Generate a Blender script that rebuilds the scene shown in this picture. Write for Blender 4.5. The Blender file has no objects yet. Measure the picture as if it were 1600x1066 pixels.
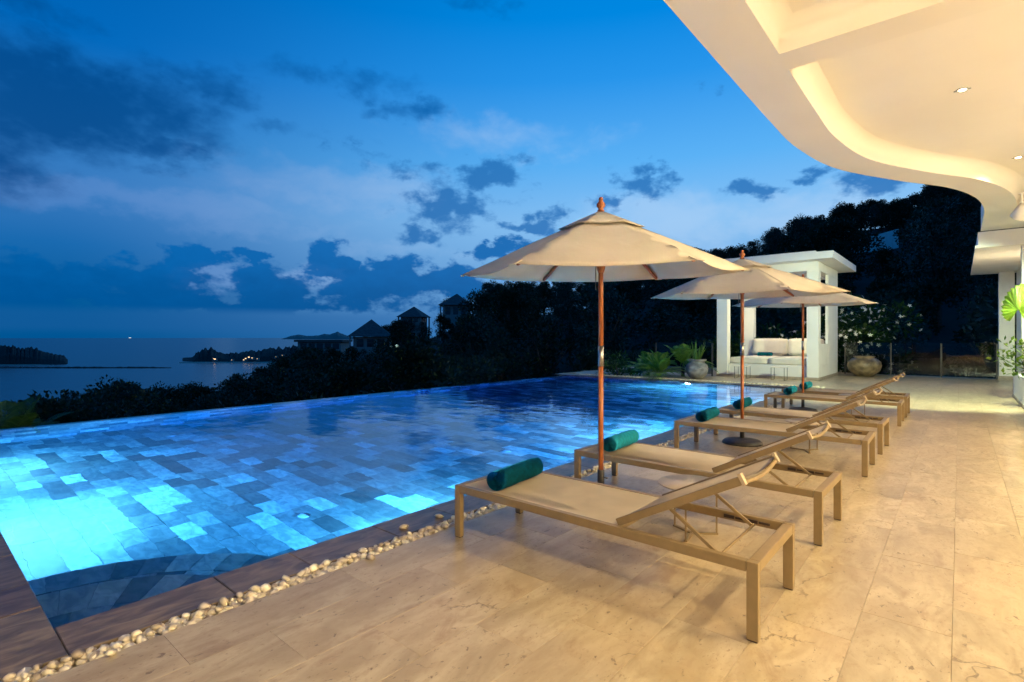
import bpy, bmesh, math, random
from mathutils import Vector, Matrix, noise
R = math.radians
random.seed(7)
S = bpy.context.scene
COL = S.collection

# ------------------------------------------------------------------ camera
F, CX, CY, H = 822.0, 800.0, 527.0, 1.4
YAW = math.atan2(700, F)                       # optical axis is turned left of +Y
FX, FY = -math.sin(YAW), math.cos(YAW)
RX, RY = math.cos(YAW), math.sin(YAW)
cam = bpy.data.cameras.new('camera')
cam.sensor_width = 36.0
cam.lens = 36.0 * F / 1600.0
cam.shift_y = -(533 - CY) / 1600.0
cam.clip_start = 0.05
cam.clip_end = 90000
camo = bpy.data.objects.new('camera', cam)
COL.objects.link(camo)
camo.location = (0, 0, H)
camo.rotation_euler = (R(90), 0, YAW)
S.camera = camo
def ud(px, py, d):                             # survey helper: photo direction + distance -> place
    a = (px - CX) / F
    return Vector(((FX + RX * a) * d, (FY + RY * a) * d, H + (CY - py) / F * d))
def pr(v):
    d = v[0] * FX + v[1] * FY
    s = v[0] * RX + v[1] * RY
    if d < .1: return (-9999, -9999, d)
    return (CX + F * s / d, CY - F * (v[2] - H) / d, d)

S.view_settings.view_transform = 'Standard'
S.view_settings.look = 'None'
S.view_settings.exposure = 0
S.view_settings.gamma = 1
S.cycles.use_denoising = True
S.cycles.max_bounces = 10
S.cycles.diffuse_bounces = 4
S.cycles.transparent_max_bounces = 12
S.cycles.sample_clamp_indirect = 25
S.cycles.caustics_reflective = False
S.cycles.caustics_refractive = True
S.cycles.blur_glossy = 0.6

# ------------------------------------------------------------------ twilight sky
def lin(r, g, b):
    def c(v):
        v /= 255.0
        return v / 12.92 if v <= .04045 else ((v + .055) / 1.055) ** 2.4
    return (c(r), c(g), c(b), 1)
W = bpy.data.worlds.new('World'); S.world = W; W.use_nodes = True
W.cycles.sampling_method = 'NONE'
nt = W.node_tree; nt.nodes.clear()
def nd(t, **k):
    n = nt.nodes.new(t)
    for a, b in k.items(): setattr(n, a, b)
    return n
def put(sock, v):
    if hasattr(v, 'is_output'): nt.links.new(v, sock)
    else: sock.default_value = v
def mth(op, a, b=None, c=None, clamp=False):
    n = nd('ShaderNodeMath', operation=op, use_clamp=clamp)
    put(n.inputs[0], a)
    if b is not None: put(n.inputs[1], b)
    if c is not None: put(n.inputs[2], c)
    return n.outputs[0]
def mixc(f, a, b):
    n = nd('ShaderNodeMix', data_type='RGBA'); n.clamp_factor = True
    put(n.inputs[0], f); put(n.inputs[6], a); put(n.inputs[7], b)
    return n.outputs[2]
def sstep(x, lo, hi):
    n = nd('ShaderNodeMapRange', interpolation_type='SMOOTHSTEP')
    put(n.inputs[0], x); n.inputs[1].default_value = lo; n.inputs[2].default_value = hi
    return n.outputs[0]
tc = nd('ShaderNodeTexCoord')
sep = nd('ShaderNodeSeparateXYZ'); nt.links.new(tc.outputs['Generated'], sep.inputs[0])
dx, dy, dz = sep.outputs
dd = mth('ADD', mth('MULTIPLY', dx, FX), mth('MULTIPLY', dy, FY))
ss = mth('ADD', mth('MULTIPLY', dx, RX), mth('MULTIPLY', dy, RY))
AZ = mth('MULTIPLY', mth('ARCTAN2', ss, dd), 180 / math.pi)
EL = mth('MULTIPLY', mth('ARCSINE', dz), 180 / math.pi)
def azel(px, py):
    a = math.atan((px - CX) / F)
    return math.degrees(a), math.degrees(math.atan((CY - py) / F * math.cos(a)))
cxyz = nd('ShaderNodeCombineXYZ')
put(cxyz.inputs[0], mth('MULTIPLY', AZ, .1)); put(cxyz.inputs[1], mth('MULTIPLY', EL, .16)); put(cxyz.inputs[2], .3)
def nz(scale, detail=6, rough=.58, vec=None, dist=0.0, off=0.0):
    n = nd('ShaderNodeTexNoise'); n.noise_dimensions = '4D'
    put(n.inputs['Vector'], vec or cxyz.outputs[0]); put(n.inputs['W'], off)
    put(n.inputs['Scale'], scale); put(n.inputs['Detail'], detail); put(n.inputs['Roughness'], rough); put(n.inputs['Distortion'], dist)
    return n.outputs[0]
def ramp(x, stops):
    n = nd('ShaderNodeValToRGB'); put(n.inputs[0], x)
    e = n.color_ramp.elements
    e[0].position, e[0].color = stops[0]
    e[1].position, e[1].color = stops[-1]
    for p, c in stops[1:-1]:
        q = e.new(p); q.color = c
    return n.outputs[0]
elN = mth('DIVIDE', EL, 60.0, clamp=True)
right = ramp(elN, [(0, lin(60, 125, 190)), (.10, lin(116, 172, 226)), (.20, lin(136, 194, 244)), (.30, lin(92, 178, 246)), (.43, lin(40, 150, 236)), (.52, lin(0, 136, 226)), (1, lin(0, 90, 180))])
left = ramp(elN, [(0, lin(0, 84, 146)), (.05, lin(0, 88, 152)), (.13, lin(26, 106, 176)), (.21, lin(58, 124, 193)), (.29, lin(40, 120, 193)), (.40, lin(0, 104, 188)), (.6, lin(0, 90, 170)), (1, lin(0, 66, 142))])
# the afterglow fades to both sides of its azimuth
glow = sstep(mth('COSINE', mth('MULTIPLY', mth('SUBTRACT', AZ, 32.0), math.pi / 180)), 0.28, 1.0)
sky = mixc(glow, left, right)
AE0 = nd('ShaderNodeCombineXYZ'); put(AE0.inputs[0], AZ); put(AE0.inputs[1], EL)
wn = nd('ShaderNodeTexNoise'); put(wn.inputs['Vector'], cxyz.outputs[0]); wn.inputs['Scale'].default_value = 2.6; wn.inputs['Detail'].default_value = 4; wn.inputs['Roughness'].default_value = .6
wm = nd('ShaderNodeVectorMath', operation='MULTIPLY_ADD'); nt.links.new(wn.outputs[1], wm.inputs[0]); wm.inputs[1].default_value = (9, 5, 0); wm.inputs[2].default_value = (-4.5, -2.5, 0)
AE = nd('ShaderNodeVectorMath', operation='ADD'); nt.links.new(AE0.outputs[0], AE.inputs[0]); nt.links.new(wm.outputs[0], AE.inputs[1])
def blobs(lst):
    tot = None
    for (px, py, wx, wy, amp) in lst:
        a, e = azel(px, py)
        a2, _ = azel(px + wx, py); _, e2 = azel(px, py - wy)
        v = nd('ShaderNodeVectorMath', operation='MULTIPLY_ADD'); put(v.inputs[0], AE.outputs[0])
        ia, ie = 1 / abs(a2 - a), 1 / abs(e2 - e)
        v.inputs[1].default_value = (ia, ie, 0); v.inputs[2].default_value = (-a * ia, -e * ie, 0)
        d = nd('ShaderNodeVectorMath', operation='DOT_PRODUCT'); nt.links.new(v.outputs[0], d.inputs[0]); nt.links.new(v.outputs[0], d.inputs[1])
        b = mth('POWER', .3679, d.outputs['Value'])
        if amp != 1: b = mth('MULTIPLY', b, amp)
        tot = b if tot is None else mth('MAXIMUM', tot, b)
    return tot
n1 = nz(1.7, 4, .55, dist=.3); n2 = nz(4.2, 5, .58, off=3.1)
c1_, c2_ = mth('SUBTRACT', n1, .5), mth('SUBTRACT', n2, .5)
# thin pale veils
pale = blobs([(140, 305, 360, 34, .95), (520, 290, 250, 50, .85), (330, 434, 60, 20, 1.1), (490, 434, 40, 24, 1.1), (370, 352, 260, 22, .6),
              (820, 215, 260, 50, .62), (1250, 330, 190, 50, .95), (1040, 345, 190, 60, .95), (640, 390, 130, 24, .6)])
pm = sstep(mth('ADD', pale, mth('MULTIPLY', c1_, 1.2)), .30, 1.05)
sky = mixc(mth('MULTIPLY', pm, .55), sky, mixc(glow, lin(92, 140, 204), lin(176, 210, 246)))
# one broad dark cloud mass to the west and hazy grey-blue streaks beside it
mass = blobs([(70, 150, 300, 105, 1.15), (250, 235, 95, 45, .95), (-150, 160, 320, 160, 1.15), (330, 130, 120, 40, .7), (520, 120, 150, 34, .72), (640, 172, 70, 30, .8), (740, 8, 80, 26, .7), (420, 200, 140, 24, .5), (60, 20, 200, 36, .6)])
mm = sstep(mth('ADD', mass, mth('ADD', mth('MULTIPLY', c1_, 1.1), mth('MULTIPLY', c2_, .55))), .30, 1.05)
sky = mixc(mth('MULTIPLY', mm, .85), sky, mixc(glow, lin(0, 70, 136), lin(0, 98, 176)))
# smaller ragged clouds
dark = blobs([(700, 322, 58, 44, 1.1), (765, 278, 58, 32, 1.0), (668, 368, 40, 18, .85), (1000, 288, 46, 28, 1.0), (1020, 268, 26, 18, .8), (955, 318, 34, 16, .85), (1178, 299, 48, 20, 1.0),
              (1262, 274, 40, 14, .85), (1370, 292, 70, 24, 1.0), (1112, 138, 26, 20, .55), (640, 262, 70, 18, .6), (830, 352, 60, 14, .95), (860, 335, 24, 12, .7), (565, 235, 60, 18, .5)])
dm = sstep(mth('ADD', dark, mth('ADD', mth('MULTIPLY', c2_, 1.5), mth('MULTIPLY', c1_, .4))), .26, .85)
sky = mixc(mth('MULTIPLY', dm, .88), sky, mixc(glow, lin(4, 88, 158), lin(40, 116, 188)))
# cumulus bank above the sea
bank = blobs([(20, 446, 150, 50, 1.15), (165, 425, 70, 34, .95), (240, 447, 110, 44, 1.15), (315, 400, 62, 34, 1.1), (380, 402, 40, 24, .95), (425, 448, 70, 44, 1.1), (525, 415, 46, 36, 1.15), (575, 452, 100, 40, 1.1),
              (620, 425, 60, 28, 1.0), (700, 440, 90, 34, 1.05), (770, 392, 50, 18, .9), (820, 392, 50, 24, .95), (300, 474, 460, 20, .95), (-200, 440, 160, 60, 1.1)])
bm_ = sstep(mth('ADD', bank, mth('ADD', mth('MULTIPLY', c2_, 1.0), mth('MULTIPLY', c1_, .5))), .40, .72)
bm_ = mth('MULTIPLY', bm_, sstep(EL, 2.0, 3.0))
bcol = mixc(sstep(mth('ADD', EL, mth('MULTIPLY', n2, 6.0)), 5.5, 12.5), lin(0, 84, 152), lin(4, 102, 178))
sky = mixc(mth('MULTIPLY', bm_, .93), sky, bcol)
# a low pale band under the bank
lowb = mth('MULTIPLY', sstep(EL, .1, 1.0), sstep(mth('MULTIPLY', EL, -1.0), -2.9, -1.9))
sky = mixc(mth('MULTIPLY', lowb, .28), sky, lin(36, 98, 164))
bg = nd('ShaderNodeBackground'); put(bg.inputs[0], sky); bg.inputs[1].default_value = 1.0
wo = nd('ShaderNodeOutputWorld'); nt.links.new(bg.outputs[0], wo.inputs[0])
# what is left of the sun, below a cloudy horizon
sun = bpy.data.lights.new('sun', 'SUN'); sun.energy = .02; sun.angle = R(20); sun.color = (1, .85, .75)
suno = bpy.data.objects.new('sun', sun); COL.objects.link(suno)
suno.rotation_euler = (R(82), 0, YAW - R(32) + R(180))

# ------------------------------------------------------------------ materials
class M: pass
def newmat(name):
    m = bpy.data.materials.new(name); m.use_nodes = True
    global nt
    nt = m.node_tree
    b = nt.nodes['Principled BSDF']
    return m, b
def simple(name, col, rough=.5, metal=0, var=.0, scale=8, bump=0, bscale=60, spec=.5, stretch=(1, 1, 1), bd=.02):
    m, b = newmat(name)
    b.inputs['Base Color'].default_value = (*col, 1); b.inputs['Roughness'].default_value = rough
    b.inputs['Metallic'].default_value = metal; b.inputs['Specular IOR Level'].default_value = spec
    if var or bump:
        t = nd('ShaderNodeTexCoord'); mp = nd('ShaderNodeMapping'); mp.inputs['Scale'].default_value = stretch
        oi = nd('ShaderNodeObjectInfo')
        nt.links.new(t.outputs['Object'], mp.inputs[0])
        v = nd('ShaderNodeVectorMath', operation='ADD'); nt.links.new(mp.outputs[0], v.inputs[0])
        rr = mth('MULTIPLY', oi.outputs['Random'], 37.0); nt.links.new(rr, v.inputs[1])
        if var:
            n = nd('ShaderNodeTexNoise'); n.inputs['Scale'].default_value = scale; n.inputs['Detail'].default_value = 6
            nt.links.new(v.outputs[0], n.inputs['Vector'])
            f = sstep(n.outputs[0], .3, .7)
            put(b.inputs['Base Color'], mixc(f, (*[c * (1 - var) for c in col], 1), (*[min(1, c * (1 + var)) for c in col], 1)))
        if bump:
            n = nd('ShaderNodeTexNoise'); n.inputs['Scale'].default_value = bscale; n.inputs['Detail'].default_value = 4
            nt.links.new(v.outputs[0], n.inputs['Vector'])
            bp = nd('ShaderNodeBump'); bp.inputs['Strength'].default_value = bump; bp.inputs['Distance'].default_value = bd
            nt.links.new(n.outputs[0], bp.inputs['Height']); nt.links.new(bp.outputs[0], b.inputs['Normal'])
    return m
def travertine():
    m, b = newmat('travertine')
    g = nd('ShaderNodeNewGeometry'); oi = nd('ShaderNodeObjectInfo')
    rnd = oi.outputs['Random']
    cb = nd('ShaderNodeCombineXYZ'); put(cb.inputs[0], mth('MULTIPLY', rnd, 31.0)); put(cb.inputs[1], mth('MULTIPLY', rnd, 17.0))
    va = nd('ShaderNodeVectorMath', operation='ADD'); nt.links.new(g.outputs['Position'], va.inputs[0]); nt.links.new(cb.outputs[0], va.inputs[1])
    def mp(sc, w=0):
        q = nd('ShaderNodeMapping'); q.inputs['Scale'].default_value = sc; q.inputs['Location'].default_value = (w, w, 0); nt.links.new(va.outputs[0], q.inputs[0]); return q.outputs[0]
    def ns(vec, s, d=6, r=.6, di=0.0):
        n = nd('ShaderNodeTexNoise'); put(n.inputs['Vector'], vec); n.inputs['Scale'].default_value = s; n.inputs['Detail'].default_value = d
        n.inputs['Roughness'].default_value = r; n.inputs['Distortion'].default_value = di
        return n.outputs[0]
    band = ns(mp((3.2, 1.1, 1)), 1.6, 6, .62, 1.0)
    cloud = ns(mp((1, 1, 1), 4), 1.4, 5)
    fine = ns(mp((5, 2.6, 1), 9), 5.0, 6, .68, .6)
    pit = sstep(ns(mp((8, 5, 1), 2), 3.6, 5, .64, .6), .60, .67)
    pitm = mth('MULTIPLY', pit, sstep(ns(mp((1, 1, 1), 13), 1.7, 3), .42, .56))
    big = sstep(ns(mp((3.2, 1.5, 1), 21), 1.9, 5, .62, .8), .57, .72)
    col = mixc(sstep(band, .3, .7), (.30, .228, .130, 1), (.455, .365, .228, 1))
    col = mixc(mth('MULTIPLY', sstep(cloud, .38, .68), .6), col, (.345, .25, .14, 1))
    col = mixc(mth('MULTIPLY', sstep(fine, .48, .72), .55), col, (.285, .20, .115, 1))
    col = mixc(mth('MULTIPLY', big, .62), col, (.235, .15, .075, 1))
    col = mixc(mth('MULTIPLY', pitm, .8), col, (.115, .075, .038, 1))
    speck = mth('MULTIPLY', sstep(ns(mp((2.2, 1, 1), 6), 30, 3, .6, .3), .60, .70), sstep(ns(mp((1, 1, 1), 17), 2.4, 3), .40, .62))
    col = mixc(mth('MULTIPLY', speck, .75), col, (.17, .105, .05, 1))
    # thin wandering cracks
    vo = nd('ShaderNodeTexVoronoi', feature='DISTANCE_TO_EDGE'); put(vo.inputs['Scale'], 1.15)
    wv = nd('ShaderNodeVectorMath', operation='ADD'); nt.links.new(mp((1.3, .7, 1), 3), wv.inputs[0])
    nn = nd('ShaderNodeTexNoise'); nn.inputs['Scale'].default_value = 5; nn.inputs['Detail'].default_value = 5; nt.links.new(va.outputs[0], nn.inputs['Vector'])
    sc_ = nd('ShaderNodeVectorMath', operation='SCALE'); nt.links.new(nn.outputs[1], sc_.inputs[0]); sc_.inputs['Scale'].default_value = .35
    nt.links.new(sc_.outputs[0], wv.inputs[1]); nt.links.new(wv.outputs[0], vo.inputs['Vector'])
    crack = mth('MULTIPLY', sstep(mth('MULTIPLY', vo.outputs['Distance'], -1.0), -.010, -.003), sstep(ns(mp((1, 1, 1), 30), 2.2, 2), .53, .62))
    col = mixc(mth('MULTIPLY', crack, .6), col, (.12, .08, .04, 1))
    hs = nd('ShaderNodeHueSaturation'); put(hs.inputs['Color'], col); put(hs.inputs['Value'], mth('ADD', mth('MULTIPLY', rnd, .16), .92))
    nt.links.new(hs.outputs[0], b.inputs['Base Color'])
    put(b.inputs['Roughness'], mth('ADD', mth('MULTIPLY', fine, .25), .20))
    b.inputs['Specular IOR Level'].default_value = .45
    bp = nd('ShaderNodeBump'); bp.inputs['Strength'].default_value = .35; bp.inputs['Distance'].default_value = .004
    put(bp.inputs['Height'], mth('SUBTRACT', mth('MULTIPLY', fine, .25), mth('ADD', pitm, crack))); nt.links.new(bp.outputs[0], b.inputs['Normal'])
    return m
M.trav = travertine()
def stone(name, c1, c2, rough=.4, scale=6, stretch=(1, 3, 1), bump=.3):
    m, b = newmat(name)
    g = nd('ShaderNodeNewGeometry'); oi = nd('ShaderNodeObjectInfo')
    va = nd('ShaderNodeVectorMath', operation='ADD'); nt.links.new(g.outputs['Position'], va.inputs[0])
    put(va.inputs[1], mth('MULTIPLY', oi.outputs['Random'], 40.0))
    mp = nd('ShaderNodeMapping'); mp.inputs['Scale'].default_value = stretch; nt.links.new(va.outputs[0], mp.inputs[0])
    n = nd('ShaderNodeTexNoise'); n.inputs['Scale'].default_value = scale; n.inputs['Detail'].default_value = 7; n.inputs['Distortion'].default_value = .8
    nt.links.new(mp.outputs[0], n.inputs['Vector'])
    col = mixc(sstep(n.outputs[0], .32, .68), (*c1, 1), (*c2, 1))
    hs = nd('ShaderNodeHueSaturation'); put(hs.inputs['Color'], col); put(hs.inputs['Value'], mth('ADD', mth('MULTIPLY', oi.outputs['Random'], .7), .65))
    put(hs.inputs['Hue'], mth('ADD', mth('MULTIPLY', oi.outputs['Random'], .03), .485))
    nt.links.new(hs.outputs[0], b.inputs['Base Color']); b.inputs['Roughness'].default_value = rough
    bp = nd('ShaderNodeBump'); bp.inputs['Strength'].default_value = bump; bp.inputs['Distance'].default_value = .01
    nt.links.new(n.outputs[0], bp.inputs['Height']); nt.links.new(bp.outputs[0], b.inputs['Normal'])
    return m
M.coping = stone('coping_stone', (.075, .050, .030), (.19, .13, .078), .34, 5, (3, 1, 1), .25)
M.tiles = [stone('pool_stone_%d' % i, tuple(c * k for c in (.20, .25, .23)), tuple(c * k for c in (.36, .42, .38)), .5, 7, (1, 2, 1), .2)
           for i, k in enumerate((.34, .5, .68, .9, 1.2, 1.75))]
M.grout = simple('grout', (.34, .265, .165), .9)
M.pgrout = simple('pool_grout', (.24, .28, .26), .8)
M.pebble = stone('pebble', (.36, .29, .19), (.66, .58, .45), .55, 9, (1, 1, 1), .15)
M.white = simple('white_plaster', (.80, .78, .73), .75, var=.03, scale=2, bump=.1, bscale=90, bd=.002)
M.ceil = simple('ceiling_paint', (.82, .79, .73), .8, var=.02, scale=1)
M.skirt = simple('skirting_stone', (.36, .30, .23), .5, var=.2)
M.frame = simple('beige_powder_coat', (.225, .155, .072), .42, var=.05, scale=20, spec=.4)
M.sling = simple('sling_mesh', (.66, .56, .41), .75, var=.05, scale=6, bump=.3, bscale=700, bd=.0008)
M.blackp = simple('black_plastic', (.03, .015, .01), .45)
M.towel = simple('teal_towel', (.008, .40, .54), .95, var=.18, scale=30, bump=.5, bscale=260, bd=.002)
M.teak = simple('oiled_teak', (.36, .105, .025), .38, var=.3, scale=14, stretch=(6, 6, .6), bump=.08, bscale=50)
M.steel = simple('steel', (.45, .45, .44), .35, 1)
M.iron = simple('dark_base', (.035, .032, .03), .5, var=.2, bump=.15)
M.tabletop = simple('taupe_metal', (.40, .31, .2), .4, var=.04)
M.cushion = simple('cream_cushion', (.74, .69, .58), .9, var=.04, scale=5, bump=.25, bscale=300, bd=.002)
M.cord = simple('chain', (.25, .24, .22), .5, 1)
def canvas():
    m, b = newmat('canvas')
    nt.nodes.remove(b); out = nt.nodes['Material Output']
    t = nd('ShaderNodeTexCoord'); n = nd('ShaderNodeTexNoise'); n.inputs['Scale'].default_value = 2.5; n.inputs['Detail'].default_value = 5; nt.links.new(t.outputs['Object'], n.inputs['Vector'])
    c = mixc(sstep(n.outputs[0], .3, .7), (.67, .595, .47, 1), (.74, .67, .545, 1))
    d = nd('ShaderNodeBsdfDiffuse'); tr = nd('ShaderNodeBsdfTranslucent'); mx = nd('ShaderNodeMixShader'); mx.inputs[0].default_value = .24
    put(d.inputs[0], c); put(tr.inputs[0], c)
    n2_ = nd('ShaderNodeTexNoise'); n2_.inputs['Scale'].default_value = 5; n2_.inputs['Detail'].default_value = 6; n2_.inputs['Distortion'].default_value = 1.5; nt.links.new(t.outputs['Object'], n2_.inputs['Vector'])
    bp = nd('ShaderNodeBump'); bp.inputs['Strength'].default_value = .35; bp.inputs['Distance'].default_value = .03; nt.links.new(n2_.outputs[0], bp.inputs['Height'])
    nt.links.new(bp.outputs[0], d.inputs['Normal'])
    nt.links.new(d.outputs[0], mx.inputs[1]); nt.links.new(tr.outputs[0], mx.inputs[2]); nt.links.new(mx.outputs[0], out.inputs[0])
    return m
M.canvas = canvas()
def leafmat(name, c1, c2, tr=.25, rough=.5):
    m, b = newmat(name)
    out = nt.nodes['Material Output']
    g = nd('ShaderNodeNewGeometry')
    c = mixc(g.outputs['Random Per Island'], (*c1, 1), (*c2, 1))
    put(b.inputs['Base Color'], c); b.inputs['Roughness'].default_value = rough; b.inputs['Specular IOR Level'].default_value = .3
    t = nd('ShaderNodeBsdfTranslucent'); put(t.inputs[0], c); mx = nd('ShaderNodeMixShader'); mx.inputs[0].default_value = tr
    nt.links.new(b.outputs[0], mx.inputs[1]); nt.links.new(t.outputs[0], mx.inputs[2]); nt.links.new(mx.outputs[0], out.inputs[0])
    return m
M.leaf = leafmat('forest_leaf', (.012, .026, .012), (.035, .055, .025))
M.palm = leafmat('palm_leaf', (.11, .22, .02), (.22, .36, .045), .3, .4)
M.shrub = leafmat('shrub_leaf', (.025, .065, .010), (.065, .125, .02), .25)
M.bigleaf = leafmat('broad_leaf', (.14, .27, .02), (.20, .34, .03), .3, .4)
M.flower = simple('petal', (.80, .78, .68), .7)
M.bark = simple('bark', (.06, .045, .035), .9, var=.3)
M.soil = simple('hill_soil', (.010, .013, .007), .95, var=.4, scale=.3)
M.roof = simple('thatch_shingle', (.10, .085, .075), .85, var=.3, scale=3)
M.plaster_far = simple('villa_plaster', (.24, .23, .21), .85, var=.1)
M.timber = simple('villa_timber', (.16, .11, .07), .8)
M.darkglass = simple('villa_window_glass', (.02, .025, .03), .1)
M.rock = simple('far_rock', (.16, .17, .14), .95)
M.sand = simple('sand', (.30, .26, .2), .9)
def glassmat():
    m, b = newmat('balustrade_glass')
    nt.nodes.remove(b); out = nt.nodes['Material Output']
    t = nd('ShaderNodeBsdfTransparent'); t.inputs[0].default_value = (.55, .6, .58, 1)
    g = nd('ShaderNodeBsdfGlossy'); g.inputs['Roughness'].default_value = .02; g.inputs[0].default_value = (.9, .9, .9, 1)
    fr = nd('ShaderNodeFresnel'); fr.inputs[0].default_value = 1.5
    mx = nd('ShaderNodeMixShader'); nt.links.new(fr.outputs[0], mx.inputs[0])
    nt.links.new(t.outputs[0], mx.inputs[1]); nt.links.new(g.outputs[0], mx.inputs[2]); nt.links.new(mx.outputs[0], out.inputs[0])
    return m
M.glass = glassmat()
def emis(name, col, s):
    m, b = newmat(name); b.inputs['Base Color'].default_value = (.8, .8, .8, 1)
    b.inputs['Emission Color'].default_value = (*col, 1); b.inputs['Emission Strength'].default_value = s
    return m
M.lampwarm = emis('lamp_warm', (1, .82, .55), 30)
M.lampcool = emis('lamp_cool', (.9, 1, .85), 12)
M.lamppool = emis('lamp_pool', (.55, .9, 1), 14)
M.window_lit = emis('lit_window', (1, .62, .25), 2.2)
M.window_pale = emis('lit_window_pale', (.8, 1, .8), .8)
def water():
    m, b = newmat('pool_water')
    nt.nodes.remove(b); out = nt.nodes['Material Output']
    t = nd('ShaderNodeNewGeometry')
    def n_(sc, st, d):
        mp = nd('ShaderNodeMapping'); mp.inputs['Scale'].default_value = st; nt.links.new(t.outputs['Position'], mp.inputs[0])
        n = nd('ShaderNodeTexNoise'); n.inputs['Scale'].default_value = sc; n.inputs['Detail'].default_value = d; n.inputs['Distortion'].default_value = .4
        nt.links.new(mp.outputs[0], n.inputs['Vector']); return n.outputs[0]
    h = mth('ADD', n_(1.6, (1, 1.4, 1), 2), mth('MULTIPLY', n_(6, (1, 1.3, 1), 2), .16))
    bp = nd('ShaderNodeBump'); bp.inputs['Strength'].default_value = .30; bp.inputs['Distance'].default_value = .02; put(bp.inputs['Height'], h)
    g = nd('ShaderNodeBsdfGlass'); g.inputs['IOR'].default_value = 1.33; g.inputs['Roughness'].default_value = 0
    nt.links.new(bp.outputs[0], g.inputs['Normal']); nt.links.new(g.outputs[0], out.inputs[0])
    v = nd('ShaderNodeVolumeAbsorption'); v.inputs[0].default_value = (.0, .60, .95, 1); v.inputs[1].default_value = .68
    nt.links.new(v.outputs[0], out.inputs['Volume'])
    return m
M.water = water()
def seamat():
    m, b = newmat('sea_water')
    b.inputs['Base Color'].default_value = (.004, .02, .04, 1); b.inputs['Roughness'].default_value = .22
    b.inputs['IOR'].default_value = 1.33
    t = nd('ShaderNodeNewGeometry')
    n = nd('ShaderNodeTexNoise'); n.inputs['Scale'].default_value = .035; n.inputs['Detail'].default_value = 7
    nt.links.new(t.outputs['Position'], n.inputs['Vector'])
    bp = nd('ShaderNodeBump'); bp.inputs['Strength'].default_value = .5; bp.inputs['Distance'].default_value = 3.0
    nt.links.new(n.outputs[0], bp.inputs['Height']); nt.links.new(bp.outputs[0], b.inputs['Normal'])
    return m
M.sea = seamat()

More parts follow.
